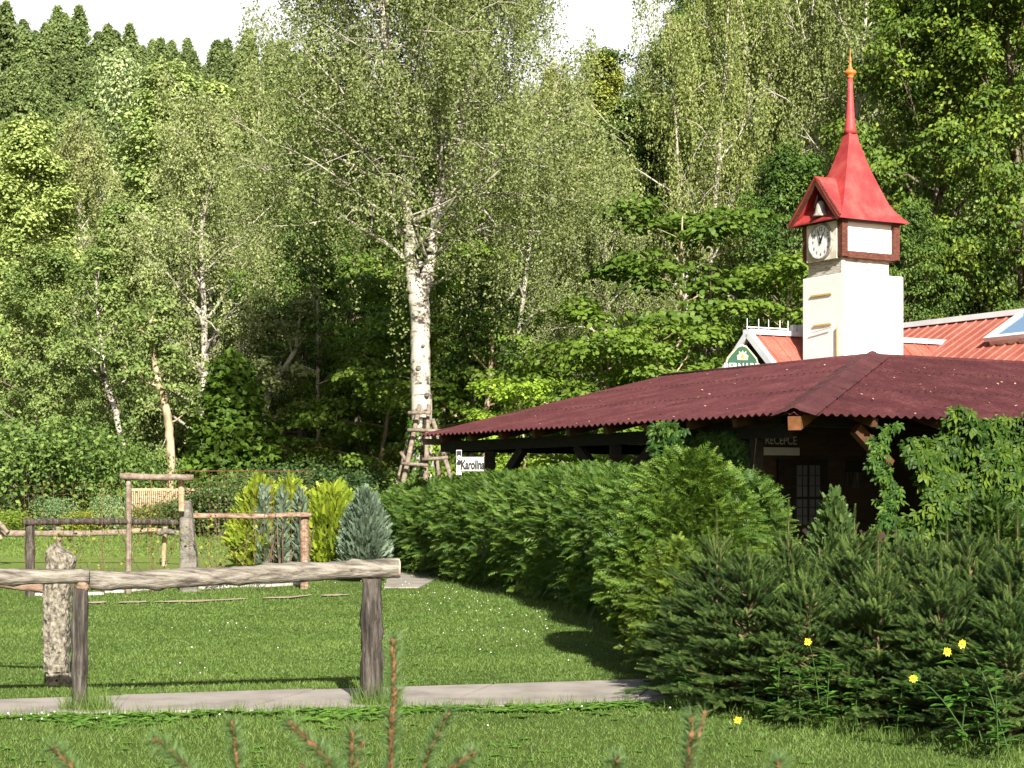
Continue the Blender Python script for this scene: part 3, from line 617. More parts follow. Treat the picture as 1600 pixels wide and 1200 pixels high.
# poles round the trunk
fr = thing('tree_stake_frame', P(665, 770, BY-.7)*[1, 1, 0], 'rustic frame of slanted poles and crossbars round the big birch', 'tree stakes')
for (x0, x1, yt, y_, dr) in ((627, 656, 632, BY-.9, 8), (664, 670, 632, BY-1.1, 8), (712, 676, 655, BY-.7, 8), (690, 679, 690, BY+.4, 7), (618, 650, 640, BY+.2, 7)):
    a_, b_ = P(x0, 770, y_), P(x1, yt, y_+.35); a_ = a_+(a_-b_)*((a_[2])/(b_[2]-a_[2])); 
    MB().tube([a_, (a_+b_)/2+rng.normal(0, .01, 3), b_], [dr*.0079, dr*.0075, dr*.0065], 8, jit=.05).build('pole', M['palelog'], fr, True)
for (x0, y0, x1, y1, y_) in ((638, 645, 673, 645, BY-.95), (637, 672, 690, 673, BY-1.02), (660, 718, 700, 715, BY-1.1), (628, 724, 668, 727, BY-1.12), (626, 706, 640, 728, BY-.6)):
    MB().tube([P(x0, y0, y_), P(x1, y1, y_-.1)], [.045, .04], 8, jit=.05).build('crossbar', M['palelog'], fr, True)

# ------------------------------------------------------------------ veranda with corrugated roof
CN = np.array([3.93, 25.0, 0.0]); ZE = 2.70; ZR = 4.06; AA = 5.0; BB = 5.8; LT = 11.6; RT = 13.0
def VP(t, s, z): return CN+L2*t+R2*s+UP*z
ver = thing('veranda', VP(3, 3, 0), 'open timber veranda with a low dark red corrugated roof wrapping the corner', 'veranda')
PIT = .172; AMP = .022
def corr_plane(mb, udir, vdir, ulen, run, hipk, endk, rows, origin, z0, z1, uneven=0.0):
    """corrugations run along vdir; u along the eave. hip at u < hipk*v, end cut at u > ulen-endk*v"""
    nper = 8; us = np.arange(0, ulen+1e-6, PIT/nper); edges = np.linspace(0, run, rows+1)
    slope = (z1-z0)/run
    for r_ in range(rows):
        v0, v1 = edges[r_]-(.09 if r_ else .0), edges[r_+1]; lift = .0+(.012 if r_ else 0)
        lim = np.minimum(us/hipk if hipk else np.full(len(us), 1e9), (ulen-us)/endk if endk else np.full(len(us), 1e9))
        a = np.minimum(v0, lim); b_ = np.minimum(v1, lim); ok = (b_-a) > 1e-4
        z = AMP*np.cos(us/PIT*2*math.pi)+AMP*.12*np.sin(us*1.9+r_)
        jag = uneven*np.sin(us*.9)*.01
        lift = (rows-r_)*.003
        A = origin+udir*us[:, None]+vdir*a[:, None]; A[:, 2] = z0+a*slope+z+lift+jag
        B = origin+udir*us[:, None]+vdir*b_[:, None]; B[:, 2] = z0+b_*slope+z+lift+jag-.006
        n_ = len(us); V = np.concatenate([A, B]); fs = [[i, i+1, i+1+n_, i+n_] for i in range(n_-1) if ok[i] or ok[i+1]]
        if fs: mb.add(V, [np.array(fs)])
mb = MB(); org = CN.copy()
corr_plane(mb, L2, R2, LT, BB, AA/BB, 0, 3, CN, ZE, ZR)
V_left = mb.build('roof_sheet', M['corr'], ver)
mb = MB(); corr_plane(mb, R2, L2, RT, AA, BB/AA, 0, 3, CN, ZE, ZR); V_right = mb.build('roof_sheet', M['corr'], ver)
mb = MB()   # back slope of the left wing
o1 = VP(LT, 2*BB, 0); corr_plane(mb, -L2, -R2, LT-AA, BB, 0, 0, 3, o1, ZE, ZR); V_back = mb.build('roof_sheet', M['corr'], ver)
for o in (V_left, V_right, V_back): solidify(o, .008)
# sheet overlap edges with screws
mb = MB()
for rr in (1, 2):
    v = BB*rr/3; z = ZE+(ZR-ZE)*rr/3
    for t in np.arange(PIT*math.ceil(v*AA/BB/PIT)+PIT, LT, PIT):
        mb.lathe(VP(t, v-.05, z+AMP+.012), [(.020, 0), (.016, .014)], 6)
    v = AA*rr/3
    for s in np.arange(PIT*math.ceil(v*BB/AA/PIT)+PIT, RT, PIT):
        mb.lathe(VP(v-.05, s, z+AMP+.012), [(.020, 0), (.016, .014)], 6)
tag(mb.build('screws', M['black'], ver), kind='stuff')
# hip cap tiles
hipd = VP(AA, BB, ZR)-VP(0, 0, ZE); HL = np.linalg.norm(hipd); hd = hipd/HL; sidev = np.cross(hd, UP); sidev /= np.linalg.norm(sidev); hup = np.cross(sidev, hd)
nt_ = 8
for i in range(nt_):
    mb = MB(); a0, a1 = HL*i/nt_-.02, HL*(i+1)/nt_+.05
    prof = [(-.30, -.045), (-.13, .015), (-.09, .025), (-.05, .055), (0, .07), (.05, .055), (.09, .025), (.13, .015), (.30, -.045)]
    rows_ = []
    for a in (a0, a1):
        lift = .018 if a == a0 else .008
        k_ = 1.07 if a == a0 else 1.0
        rows_.append([VP(0, 0, ZE)+hd*a+sidev*p*k_+hup*(q+lift+.015) for p, q in prof])
    n_ = len(prof); mb.add(np.concatenate(rows_), [np.array([[j, j+1, j+1+n_, j+n_] for j in range(n_-1)])])
    o = mb.build('ridge_cap', M['corr'], ver, False); solidify(o, .012)
mb = MB(); mb.tube([VP(AA, BB, ZR+.0), VP(LT+.0, BB, ZR+.0)], .06, 10); mb.build('ridge_cap', M['corr'], ver, True)
mb = MB(); mb.bar(VP(AA+.05, BB, ZR+.02), VP(AA+.05, RT, ZR+.02), .16, .05); mb.build('ridge_cap', M['corr'], ver)
mb = MB(); rl_ = np.random.default_rng(8); nn_ = 150; tt_ = rl_.random(nn_)*9+1.8; ss_ = rl_.random(nn_)*np.minimum(tt_, BB-.2); k_ = rl_.random(nn_) < .5
pl_ = CN+L2*tt_[:, None]+R2*ss_[:, None]; pl_[:, 2] = ZE+ss_*(ZR-ZE)/BB+AMP+.02
s3 = rl_.random(nn_)*9+1.8; t3 = rl_.random(nn_)*np.minimum(s3, AA-.2)*.8; p3_ = CN+L2*t3[:, None]+R2*s3[:, None]; p3_[:, 2] = ZE+t3*(ZR-ZE)/AA+AMP+.02
aa_ = np.concatenate([pl_[k_], p3_]); leaves(mb, aa_, np.tile([0, 0, 1.0], (len(aa_), 1)), .05, rl_, spread=.25)
tag(mb.build('fallen_leaves', M['tan']), 'dry fallen leaves scattered over the dark red corrugated roof', 'leaves', kind='stuff')
# rafters, beams, posts, braces
slL = (ZR-ZE)/BB; slR = (ZR-ZE)/AA
for t in np.arange(1.55, LT, 1.17):
    s1 = min(BB, (t/AA*BB if t < AA else BB))
    mb = MB(); mb.bar(VP(t, .14, ZE-.105+.14*slL), VP(t, s1-.05, ZE-.105+slL*(s1-.05)), .11, .13); mb.build('rafter', M['rafter'], ver)
for s in np.arange(1.6, RT, 1.25):
    t1 = min(AA, s/BB*AA); mb = MB(); mb.bar(VP(.14, s, ZE-.085), VP(t1-.05, s, ZE-.105+slR*(t1-.05)), .11, .13); mb.build('rafter', M['rafter'], ver)
mb = MB(); mb.bar(VP(.03, .035, ZE-.13), VP(AA-.1, BB-.1, ZR-.16), .18, .19); mb.build('hip_rafter', M['orange'], ver)
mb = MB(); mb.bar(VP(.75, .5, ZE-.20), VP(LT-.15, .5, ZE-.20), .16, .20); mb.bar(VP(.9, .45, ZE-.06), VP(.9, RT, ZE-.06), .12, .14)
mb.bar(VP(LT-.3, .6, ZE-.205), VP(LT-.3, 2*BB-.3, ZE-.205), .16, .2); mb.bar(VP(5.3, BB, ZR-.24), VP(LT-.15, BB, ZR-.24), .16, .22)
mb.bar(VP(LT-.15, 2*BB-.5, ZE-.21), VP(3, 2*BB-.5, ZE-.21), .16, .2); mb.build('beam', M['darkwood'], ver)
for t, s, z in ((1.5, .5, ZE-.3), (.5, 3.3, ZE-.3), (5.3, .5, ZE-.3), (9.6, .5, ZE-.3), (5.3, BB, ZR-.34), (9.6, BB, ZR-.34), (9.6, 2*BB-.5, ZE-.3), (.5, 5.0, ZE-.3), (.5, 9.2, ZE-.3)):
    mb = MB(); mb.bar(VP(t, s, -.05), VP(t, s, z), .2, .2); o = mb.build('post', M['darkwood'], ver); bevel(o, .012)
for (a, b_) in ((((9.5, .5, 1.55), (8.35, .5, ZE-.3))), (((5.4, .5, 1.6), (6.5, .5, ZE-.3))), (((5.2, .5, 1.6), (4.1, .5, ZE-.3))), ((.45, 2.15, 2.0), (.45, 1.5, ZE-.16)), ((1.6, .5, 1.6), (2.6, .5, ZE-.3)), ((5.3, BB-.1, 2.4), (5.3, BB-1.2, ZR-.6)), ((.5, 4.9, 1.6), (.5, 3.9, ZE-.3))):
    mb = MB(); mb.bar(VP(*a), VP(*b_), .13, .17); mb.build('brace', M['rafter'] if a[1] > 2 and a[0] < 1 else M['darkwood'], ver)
mb = MB(); mb.box(VP(LT-.06, .06, ZE-.16), L2*.05, R2*.9, UP*.12); mb.build('end_board', M['palelog'], ver)
# low wall/bench strip inside and floor
struct('floor', MB().prism([VP(.3, .3, .03), VP(.3, RT, .03), VP(14, RT, .03), VP(14, 12, .03), VP(11.2, 12, .03), VP(11.2, .3, .03)], [0, 0, -.05]), M['concrete'])

# ------------------------------------------------------------------ reception building with red roofs
bld = thing('restaurant_building', VP(5, 6, 0), 'timber walled building with ribbed light red roofs edged in white', 'building')
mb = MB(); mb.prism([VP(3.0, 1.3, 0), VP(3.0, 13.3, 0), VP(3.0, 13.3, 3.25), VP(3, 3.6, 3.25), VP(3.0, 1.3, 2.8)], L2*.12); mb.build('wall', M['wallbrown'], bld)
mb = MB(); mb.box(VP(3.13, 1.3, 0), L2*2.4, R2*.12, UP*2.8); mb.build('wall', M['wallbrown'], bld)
# door with glazed leaf, window
def wallpt(x, z, off=0.0):       # point of the reception wall seen at column x
    # solve CN+3L + s R on the ray
    t_ = 3.0-off; a = CN+L2*t_; k_ = (x-800)/FPX; s = (k_*a[1]-a[0])/(R2[0]-k_*R2[1]); return a+R2*s+UP*z
def wz(y, x): p = wallpt(x, 0); return CAMH+(770-y)*p[1]/FPX
d = MB(); a, b_ = wallpt(1212, .02), wallpt(1290, .02); d.box(a-L2*.03, b_-a, -L2*.04, UP*2.12)
door = d.build('door', M['darkwood'], bld)
for (x0, x1, y0, y1) in ((1240, 1256, 727, 776), (1260, 1276, 727, 776), (1240, 1256, 780, 820), (1260, 1276, 780, 820)):
    a, b_ = wallpt(x0, wz(y1, x0)), wallpt(x1, wz(y1, x0)); MB().box(a-L2*.075, b_-a, -L2*.012, UP*(wz(y0, x0)-wz(y1, x0))).build('pane', M['glass'], door)
    mb = MB(); 
    for f in (.33, .66): mb.box(a-L2*.09+UP*(wz(y0, x0)-wz(y1, x0))*f, b_-a, -L2*.012, UP*.012)
    mb.box(a-L2*.0905+(b_-a)*.48, (b_-a)*.05, -L2*.011, UP*(wz(y0, x0)-wz(y1, x0))); mb.build('glazing_bar', M['darkwood'], door)
# signs inside
s1 = thing('reception_sign', wallpt(1216, 2.5), 'dark board lettered RECEPCE above the glazed door in the veranda shade', 'sign')
MB().box(wallpt(1186, wz(692, 1186))-L2*.02, wallpt(1248, 0)-wallpt(1186, 0), -L2*.03, UP*.2).build('board', M['wallbrown'], s1)
mb = MB(); c = (wallpt(1189, 0)+wallpt(1245, 0))/2; c[2] = wz(688, 1216); text_mb(mb, 'RECEPCE', c-L2*.052, R2, UP, .135, .003, bold=.01, squeeze=.85); mb.build('lettering', M['signwhite'], s1)
o = MB().box(wallpt(1190, wz(711, 1190))-L2*.02, wallpt(1247, 0)-wallpt(1190, 0), -L2*.02, UP*.125).build('notice_strip', M['signwhite']); tag(o, 'blank grey strip fixed just below the RECEPCE board', 'sign')
ps = thing('poster', wallpt(1330, 1.9), 'dark picture poster with a pale lower half on the wall right of the glazed door', 'poster')
MB().box(wallpt(1317, wz(763, 1330))-L2*.02, wallpt(1345, 0)-wallpt(1317, 0), -L2*.01, UP*.47).build('sheet', M['post'], ps)
MB().box(wallpt(1318, wz(738, 1330))-L2*.032, wallpt(1344, 0)-wallpt(1318, 0), -L2*.004, UP*.2).build('print', M['darkwood'], ps)
o = MB().box(wallpt(1208, wz(808, 1208))-L2*.08, wallpt(1219, 0)-wallpt(1208, 0), -L2*.01, UP*.24).build('paper_notice', M['signwhite']); tag(o, 'small white paper notice low beside the door', 'notice')

# cross gable roof and main roof, plan coordinates relative to the gable peak
PK = np.array([5.33, 40.0, 0.0]); ZP = 5.17
def GP(t, s, z): return PK+L2*t+R2*s+UP*z           # t along L (away), s along R
SG = math.tan(R_(41)); HW = 2.0
def ribbed(name, o, u, ulen, v, vlen, pitch, mat, parent, rib=.03, end=0.0):
    """panel spanned by u (across ribs) and v (down the slope) with standing ribs"""
    u = np.array(u); v = np.array(v); nrm = np.cross(u, v); nrm /= np.linalg.norm(nrm); nrm = nrm if nrm[2] > 0 else -nrm
    mb = MB(); xs_ = [0]; hs = [0]; x = pitch*.4
    while x+.06 < ulen: xs_ += [x, x+.012, x+.042, x+.054]; hs += [0, rib, rib, 0]; x += pitch
    xs_.append(ulen); hs.append(0); xs_ = np.array(xs_); hs = np.array(hs); n_ = len(xs_)
    A = o+u*xs_[:, None]+nrm*hs[:, None]; B = A+v*vlen
    mb.add(np.concatenate([A, B]), [np.array([[i, i+1, i+1+n_, i+n_] for i in range(n_-1)])])
    ob = mb.build(name, mat, parent); solidify(ob, .02 if nrm @ np.cross(u, v) > 0 else -.02); return ob
dn = lambda horiz: (horiz-UP*SG)/np.linalg.norm(horiz-UP*SG)
ribbed('roof', GP(0, 0, ZP), R2, 5.65, dn(-L2), 2.7, .38, M['redmetal'], bld)
ribbed('roof', GP(0, 0, ZP), R2, 5.65, dn(L2), 2.7, .38, M['redmetal'], bld)
# main roof
tm = math.tan(R_(30)); Q = GP(0, 5.65, ZP+.03); RP = Q+R2*1.03-L2*1.09*-1+UP*(1.03*tm)
RP = Q+R2*1.03+UP*(1.03*tm)
dnm = (-R2-UP*tm)/np.linalg.norm(-R2-UP*tm); dnb = (R2-UP*tm)/np.linalg.norm(R2-UP*tm)
ribbed('roof', RP+L2*3.5, -L2, 15.5, dnm, 4.6, .33, M['redmetal'], bld)
ribbed('roof', RP+L2*3.5, -L2, 15.5, dnb, 4.6, .33, M['redmetal'], bld)
mb = MB(); mb.bar(RP+L2*3.6+UP*.03, RP-L2*12.1+UP*.03, .34, .13); mb.build('ridge_trim', M['trim'], bld)
mb = MB(); mb.bar(GP(0, -.12, ZP+.02), GP(0, 5.75, ZP+.02), .26, .11); mb.build('ridge_trim', M['trim'], bld)
for dd in (-L2, L2):
    mb = MB(); e = dn(dd); mb.bar(GP(0, -.06, ZP-.02), GP(0, -.06, ZP-.02)+e*2.75, .13, .15); mb.build('verge_board', M['trim'], bld)
mb = MB(); mb.bar(GP(0, 5.62, ZP-.02), GP(0, 5.62, ZP-.02)+dn(-L2)*1.2, .2, .22); mb.build('verge_board', M['trim'], bld)
mb = MB(); mb.bar(GP(0, 2.05, ZP+.02), GP(0, 2.05, ZP+.02)+dn(-L2)*2.3, .30, .14); mb.build('verge_board', M['trim'], bld)
mb = MB(); mb.prism([GP(-2.0, .15, ZP-2.0*SG-.1), GP(2.0, .15, ZP-2.0*SG-.1), GP(0, .15, ZP-.12)], R2*.08); mb.build('gable_wall', M['darkwood'], bld)
mb = MB(); mb.box(GP(-1.9, .3, 0), L2*3.8, R2*11, UP*(ZP-1.9*SG-.1)); mb.box(Q*[1, 1, 0]+R2*-2.4-L2*11.5, L2*14.6, R2*6.6, UP*3.5); mb.build('wall', M['wallbrown'], bld)
# skylight
skp = RP-L2*2.05+dnm*.45; nm = np.cross(-L2, dnm); nm = nm if nm[2] > 0 else -nm
sk = thing('skylight', skp, 'tilted skylight with blue glass and white frame in the ribbed red roof', 'skylight')
mb = MB(); c = skp+(-L2)*.75+dnm*.62+nm*.16
mb.cbox(c-nm*.1, -L2, .72, dnm, .62, nm, .07); mb.build('curb', M['cream'], sk)
mb = MB()
for du, dv, hu, hv in ((-.72, 0, .07, .68), (.72, 0, .07, .68), (0, -.62, .65, .06), (0, .62, .65, .06)): mb.cbox(c-L2*du+dnm*dv+nm*.02, -L2, hu, dnm, hv, nm, .05)
mb.build('frame', M['trim'], sk); MB().cbox(c+nm*.01, -L2, .66, dnm, .57, nm, .015).build('pane', M['skyglass'], sk)
# aerial on the gable ridge
an = thing('roof_aerial', GP(0, 0, ZP), 'thin white aerial rail with upright prongs along the small gable ridge', 'aerial')
mb = MB(); mb.tube([GP(0, -.12, ZP+.13), GP(0, 1.75, ZP+.13)], .014, 6); mb.build('rail', M['trim'], an)
for s in (-.1, .22, .5, .82, 1.05): MB().tube([GP(0, s, ZP+.03), GP(0, s, ZP+.32)], .010, 5).build('prong', M['trim'], an)
for s in (1.2, 1.36, 1.5): MB().cbox(GP(0, s, ZP+.16), R2, .05, L2, .05, UP, .07).build('bracket', M['trim'], an)

# ------------------------------------------------------------------ clock tower
def stack(name, o, wl_, wr_, z0, z1, mat, parent, bev=.012):
    mb = MB(); mb.box(o+UP*z0, L2*wl_, R2*wr_, UP*(z1-z0)); ob = mb.build(name, mat, parent); bevel(ob, bev); return ob
TW = np.array([519*36/FPX, 36.0, 0.0]); WL, WR = 1.31, 1.57
tow = thing('clock_tower', TW+L2*WL/2+R2*WR/2, 'small white clock tower with a flared red spire above the veranda roof', 'clock tower')
stack('tower_wall', TW, WL, WR, 0, 6.03, M['white'], tow, .02)
stack('tower_neck', TW+L2*.10+R2*.02, WL-.26, WR-.32, 6.03, 6.42, M['slab'], tow)
# timber box
BO = TW+L2*.0-R2*.05; BO = P(1316, 770, 35.95)*[1, 1, 0]; BLn, BRn = 1.25, 1.52; zb0, zb1 = 6.36, 7.14
fr = .15
bx_ = MB()
bx_.box(BO+L2*fr*.6+R2*fr*.6+UP*(zb0+.03), L2*(BLn-fr*1.2), R2*(BRn-fr*1.2), UP*(zb1-zb0-.06)); bx_.build('box_wall', M['white'], tow)
mb = MB()
for a, b_ in ((0, 0), (BLn-fr, 0), (0, BRn-fr), (BLn-fr, BRn-fr)):
    MB().box(BO+L2*a+R2*b_+UP*zb0, L2*fr, R2*fr, UP*(zb1-zb0)).build('corner_post', M['brown'], tow)
for zz, hh in ((zb0-.02, .13), (zb1-.07, .1)):
    mb = MB(); e = .012
    mb.box(BO+L2*(-e)+R2*fr+UP*zz, L2*fr*.9, R2*(BRn-2*fr), UP*hh); mb.box(BO+L2*(BLn-fr*.9+e)+R2*fr+UP*zz, L2*fr*.9, R2*(BRn-2*fr), UP*hh)
    if zz > 6.8: mb.box(BO+L2*fr-R2*e+UP*zz, L2*(BLn-2*fr), R2*fr*.9, UP*hh)
    mb.box(BO+L2*fr+R2*(BRn-fr*.9+e)+UP*zz, L2*(BLn-2*fr), R2*fr*.9, UP*hh); mb.build('rail', M['brown'], tow)
# clock on the left face (faces -R)
pc = BO+L2*BLn/2
MB().box(BO+L2*(fr+.01)-R2*.02+UP*(zb0-.03), L2*(BLn-2*fr-.02), R2*.05, UP*.77).build('clock_panel', M['cream'], tow)
ck = MB(); cc = pc-R2*.022+UP*(zb0+.355); rt = -L2; rad = .378
def ring(mb, c, u, v, nrm, r0, r1, h, n=48):
    a = np.linspace(0, 2*math.pi, n, endpoint=False); ca, sa = np.cos(a)[:, None], np.sin(a)[:, None]
    prof = [(r0, 0), (r0, h), (r0+(r1-r0)*.5, h*1.35), (r1, h*.8), (r1, 0)]
    V = np.concatenate([c+u*ca*r+v*sa*r+nrm*hh for r, hh in prof]); m_ = len(prof)
    F = [[k*n+i, k*n+(i+1) % n, ((k+1) % m_)*n+(i+1) % n, ((k+1) % m_)*n+i] for k in range(m_) for i in range(n)]
    mb.add(V, [np.array(F)])
ring(ck, cc, rt, UP, -R2, rad*.88, rad, .04); clock = ck.build('clock', M['ring'], tow, True)
mb = MB(); mb.lathe(cc, [(rad*.9, 0), (rad*.9, .008)], 48, -R2); mb.build('dial', M['dial'], clock)
mb = MB()
for h in range(1, 13):
    a = math.radians(90-30*h); big = h in (10, 11, 12, 1, 2, 3); text_mb(mb, str(h), cc+rt*math.cos(a)*rad*.66+UP*math.sin(a)*rad*.68-R2*.012, rt, UP, .085 if big else .06, .002, bold=.02)
mb.build('numerals', M['black'], clock)
for nm_, ang, ln, wd_ in (('minute_hand', 342, .25, .018), ('hour_hand', 28, .20, .024)):
    a = math.radians(90-ang); d_ = rt*math.cos(a)+UP*math.sin(a); pp = rt*math.sin(a)-UP*math.cos(a); q = cc-R2*(.018 if nm_ == 'hour_hand' else .024)
    MB().prism([q-d_*.05-pp*wd_, q+d_*.05-pp*wd_, q+d_*ln-pp*wd_*.25, q+d_*ln+pp*wd_*.25, q+d_*.05+pp*wd_, q-d_*.05+pp*wd_], -R2*.004).build(nm_, M['black'], clock)
# spire
NE = np.array([513*35.75/FPX, 35.75, 0.0]); SLn, SRn = 1.51, 1.80; ctr = NE+L2*SLn/2+R2*SRn/2
prof = [(7.10, 1.0), (7.13, 1.0), (7.24, .875), (7.36, .77), (7.50, .67), (7.68, .585), (7.85, .51), (8.1, .405), (8.35, .305), (8.6, .225), (8.82, .16), (9.02, .115)]
rings_ = []
for z, f in prof:
    sag = 0
    rings_.append([ctr+L2*sl_*SLn/2*f+R2*sr_*SRn/2*f*(.92 if f < .2 else 1)+UP*z for sl_, sr_ in ((-1, -1), (-1, 0), (-1, 1), (0, 1), (1, 1), (1, 0), (1, -1), (0, -1))])
V = np.array(rings_).reshape(-1, 3); m_ = len(prof)
F = [[k*8+i, k*8+(i+1) % 8, (k+1)*8+(i+1) % 8, (k+1)*8+i] for k in range(m_-1) for i in range(8)]+[list(range(8))[::-1]]
mb = MB(); mb.add(V, [np.array(F[:-1]), F[-1]]); spi = mb.build('spire', M['spire'], tow)
mb = MB(); mb.lathe(ctr, [(.135, 8.98), (.125, 9.06), (.095, 9.3), (.075, 9.6), (.058, 9.9), (.05, 10.14)], 20); mb.build('spire_shaft', M['spire'], tow, True)
mb = MB(); mb.lathe(ctr, [(.06, 10.12), (.068, 10.15), (.06, 10.17), (.105, 10.20), (.13, 10.235), (.12, 10.265), (.06, 10.29), (.05, 10.33), (.03, 10.38), (.022, 10.46), (.035, 10.5), (.012, 10.56), (.003, 10.75)], 24)
mb.build('finial', M['brass'], tow, True)
mb = MB(); mb.box(NE+L2*.06+R2*.06+UP*7.085, L2*(SLn-.12), R2*(SRn-.12), UP*.02); mb.build('soffit', M['darkwood'], tow)
# dormer over the clock: gable facing -R
pkx = NE+L2*SLn/2-R2*.03; ZD = 8.02; zf = 7.12
f1 = NE+L2*(.02)-R2*.03+UP*zf; f2 = NE+L2*(SLn+.12)-R2*.03+UP*(zf-.02); pkp = pkx+UP*ZD
for ft, mt in ((f1, M['spire']), (f2, M['spire'])):
    mb = MB(); ins = R2*1.0; b0 = ft+R2*.25; 
    mid = (ft+pkp)/2-UP*.03
    mb.add([ft, mid, pkp, pkp+ins*.95, mid+ins*.7, ft+R2*.22], [np.array([[0, 1, 4, 5], [1, 2, 3, 4]])]); o = mb.build('dormer_roof', mt, tow); solidify(o, .025); o.modifiers[0].offset = 0
for ft in (f1, f2):
    mb = MB(); d_ = (ft-pkp)/np.linalg.norm(ft-pkp); mb.bar(pkp-UP*.07+R2*.03, ft-UP*.03+R2*.03+d_*(-.03), .05, .13); mb.build('barge_board', M['brown'], tow)
mb = MB(); mb.prism([f1+R2*.32+L2*.1-UP*.02, f2+R2*.32-L2*.1, pkp+R2*.32-UP*.16], R2*.04); mb.build('gable_back', M['darkwood'], tow)
bell = thing('bell', pkx+UP*7.3, 'small bell under the dormer above the clock face', 'bell')
mb = MB(); bc = pkx+R2*.14-L2*.02+UP*7.22; mb.lathe(bc, [(.17, 0), (.165, .02), (.13, .06), (.11, .14), (.09, .24), (.06, .3), (.02, .32)], 20); mb.build('bell_body', M['ring'], bell, True)
mb = MB(); mb.tube([bc+UP*.31, bc+UP*.42, bc+UP*.5-R2*.0], .018, 6); mb.build('hanger', M['darkwood'], bell); mb = MB(); mb.tube([bc+UP*.16+L2*.12, bc+UP*.22+L2*.2, bc+UP*.36+L2*.13, bc+UP*.45+L2*.1], .015, 6); mb.build('bracket', M['palelog'], bell)
TOWS = 1.07
# ledges and pipe on the left face of the tower
def lf(x, y):  # left face point
    k_ = (x-800)/FPX; s = (k_*TW[1]-TW[0])/(L2[0]-k_*L2[1]); p = TW+L2*s; return p+UP*(CAMH+(770-y)*p[1]/FPX)
for (x0, x1, y) in ((1268, 1300, 462), (1272, 1300, 508)):
    a, b_ = lf(x0, y+2.5), lf(x1, y-1.5); b_[2] = a[2]; mb = MB(); mb.box(a-R2*.03, b_-a, R2*.032, UP*.035); mb.build('ledge', M['yellowpaint'], tow)
a, b_ = lf(1310, 575), lf(1310, 510); mb = MB(); mb.tube([a-R2*.03, b_-R2*.03], .017, 6); mb.build('pipe', M['yellowpaint'], tow)
mb = MB(); mb.tube([lf(1271, 520)-R2*.05, lf(1302, 511)-R2*.05], .012, 6); mb.build('bracket', M['trim'], tow)

for o in (tow, bell):
    o.location = (o.location[0]*TOWS, o.location[1]*TOWS, o.location[2]*TOWS-.112); o.scale = (TOWS,)*3
# ------------------------------------------------------------------ signs
# green beer sign, standing behind the ridge
SB = 38.6; u = np.array([1, .12, 0]); u /= np.linalg.norm(u); bn = np.cross(u, UP)
bs = thing('brewery_sign', P(1160, 770, SB)*[1, 1, 0], 'green diamond shaped sign lettered BERNARD with a crest, half behind the roof', 'sign')
k_ = SB/FPX
def dia(s, off=0): return [P(1159.5, 574, SB)+u*k_*s*a-bn*0+UP*k_*s*b+bn*off for a, b in ((-7, 32), (0, 34.5), (7, 32), (22.5, 14), (24.5, 8), (24.5, -8), (22.5, -14), (7, -32), (0, -34.5), (-7, -32), (-22.5, -14), (-24.5, -8), (-24.5, 8), (-22.5, 14))]
o = MB().prism(dia(1.05), -bn*.12).build('sign_case', M['gold'], bs); o = MB().prism(dia(.97, .004), bn*.01).build('panel', M['green'], bs)
mb = MB(); mb.tube([P(1159, 610, SB)*[1, 1, 0]-bn*.05, P(1159, 600, SB)-bn*.05], .04, 8); mb.build('pole', M['darkwood'], bs)
mb = MB(); c = P(1160, 573, SB)+bn*.022; text_mb(mb, 'BERNARD', c, u, UP, .16, .003, bold=.03, squeeze=.85); mb.build('lettering', M['signwhite'], bs)
mb = MB(); c = P(1160, 556.5, SB)+bn*.018
mb.prism([c+u*a*k_+UP*b*k_ for a, b in ((-8, -6), (8, -6), (9, 1), (5, 3), (6, 8), (2, 5), (0, 9), (-2, 5), (-6, 8), (-5, 3), (-9, 1))], bn*.004); mb.build('crest', M['gold'], bs)
mb = MB(); mb.prism([c+bn*.006+u*a*k_+UP*b*k_ for a, b in ((-3, -4), (3, -4), (3.5, 1), (0, 3), (-3.5, 1))], bn*.003); mb.build('shield', M['brass'], bs)
# Karolina sign on the left veranda post
KY = 31.8; ks = thing('boat_sign', P(735, 770, KY)*[1, 1, 0]+UP*1.9, 'white board lettered Karolina hung on the left veranda post', 'sign'); ks.name = 'name_sign'
kk_ = KY/FPX; u = np.array([1, 0.0, 0]); bn = np.array([0, -1.0, 0])
def plate(nm_, x0, x1, y0, y1, Yp, mat, par): return MB().box(P(x0, y1, Yp), [(x1-x0)*Yp/FPX, 0, 0], [0, .02, 0], [0, 0, (y1-y0)*Yp/FPX]).build(nm_, mat, par)
plate('board', 721, 756, 714, 736, KY, M['signwhite'], ks)
mb = MB(); text_mb(mb, 'Karolina', P(738.5, 726, KY-.01), u, UP, 15*kk_, .002, shear=.12, bold=.035, squeeze=.55); text_mb(mb, 'penzion', P(749, 716.6, KY-.01), u, UP, 2.4*kk_, .002); mb.build('lettering', M['black'], ks)
k2 = thing('banner_sign', P(717, 770, KY)*[1, 1, 0]+UP*1.9, 'narrow upright black and white sign left of the Karolina board', 'sign')
plate('board', 713, 721.4, 703, 742, KY+.03, M['signwhite'], k2); plate('band', 713.8, 720.6, 704.5, 717, KY+.02, M['black'], k2)
mb = MB(); text_mb(mb, 'e', P(717.2, 715, KY), u, UP, 7*kk_, .002, bold=.02); mb.build('mark', M['signwhite'], k2)
mb = MB(); text_mb(mb, 'g', P(717.2, 726, KY), u, UP, 12*kk_, .002, bold=.03); text_mb(mb, 'tel.', P(717.2, 739, KY), u, UP, 2*kk_, .002); mb.build('lettering', M['black'], k2)

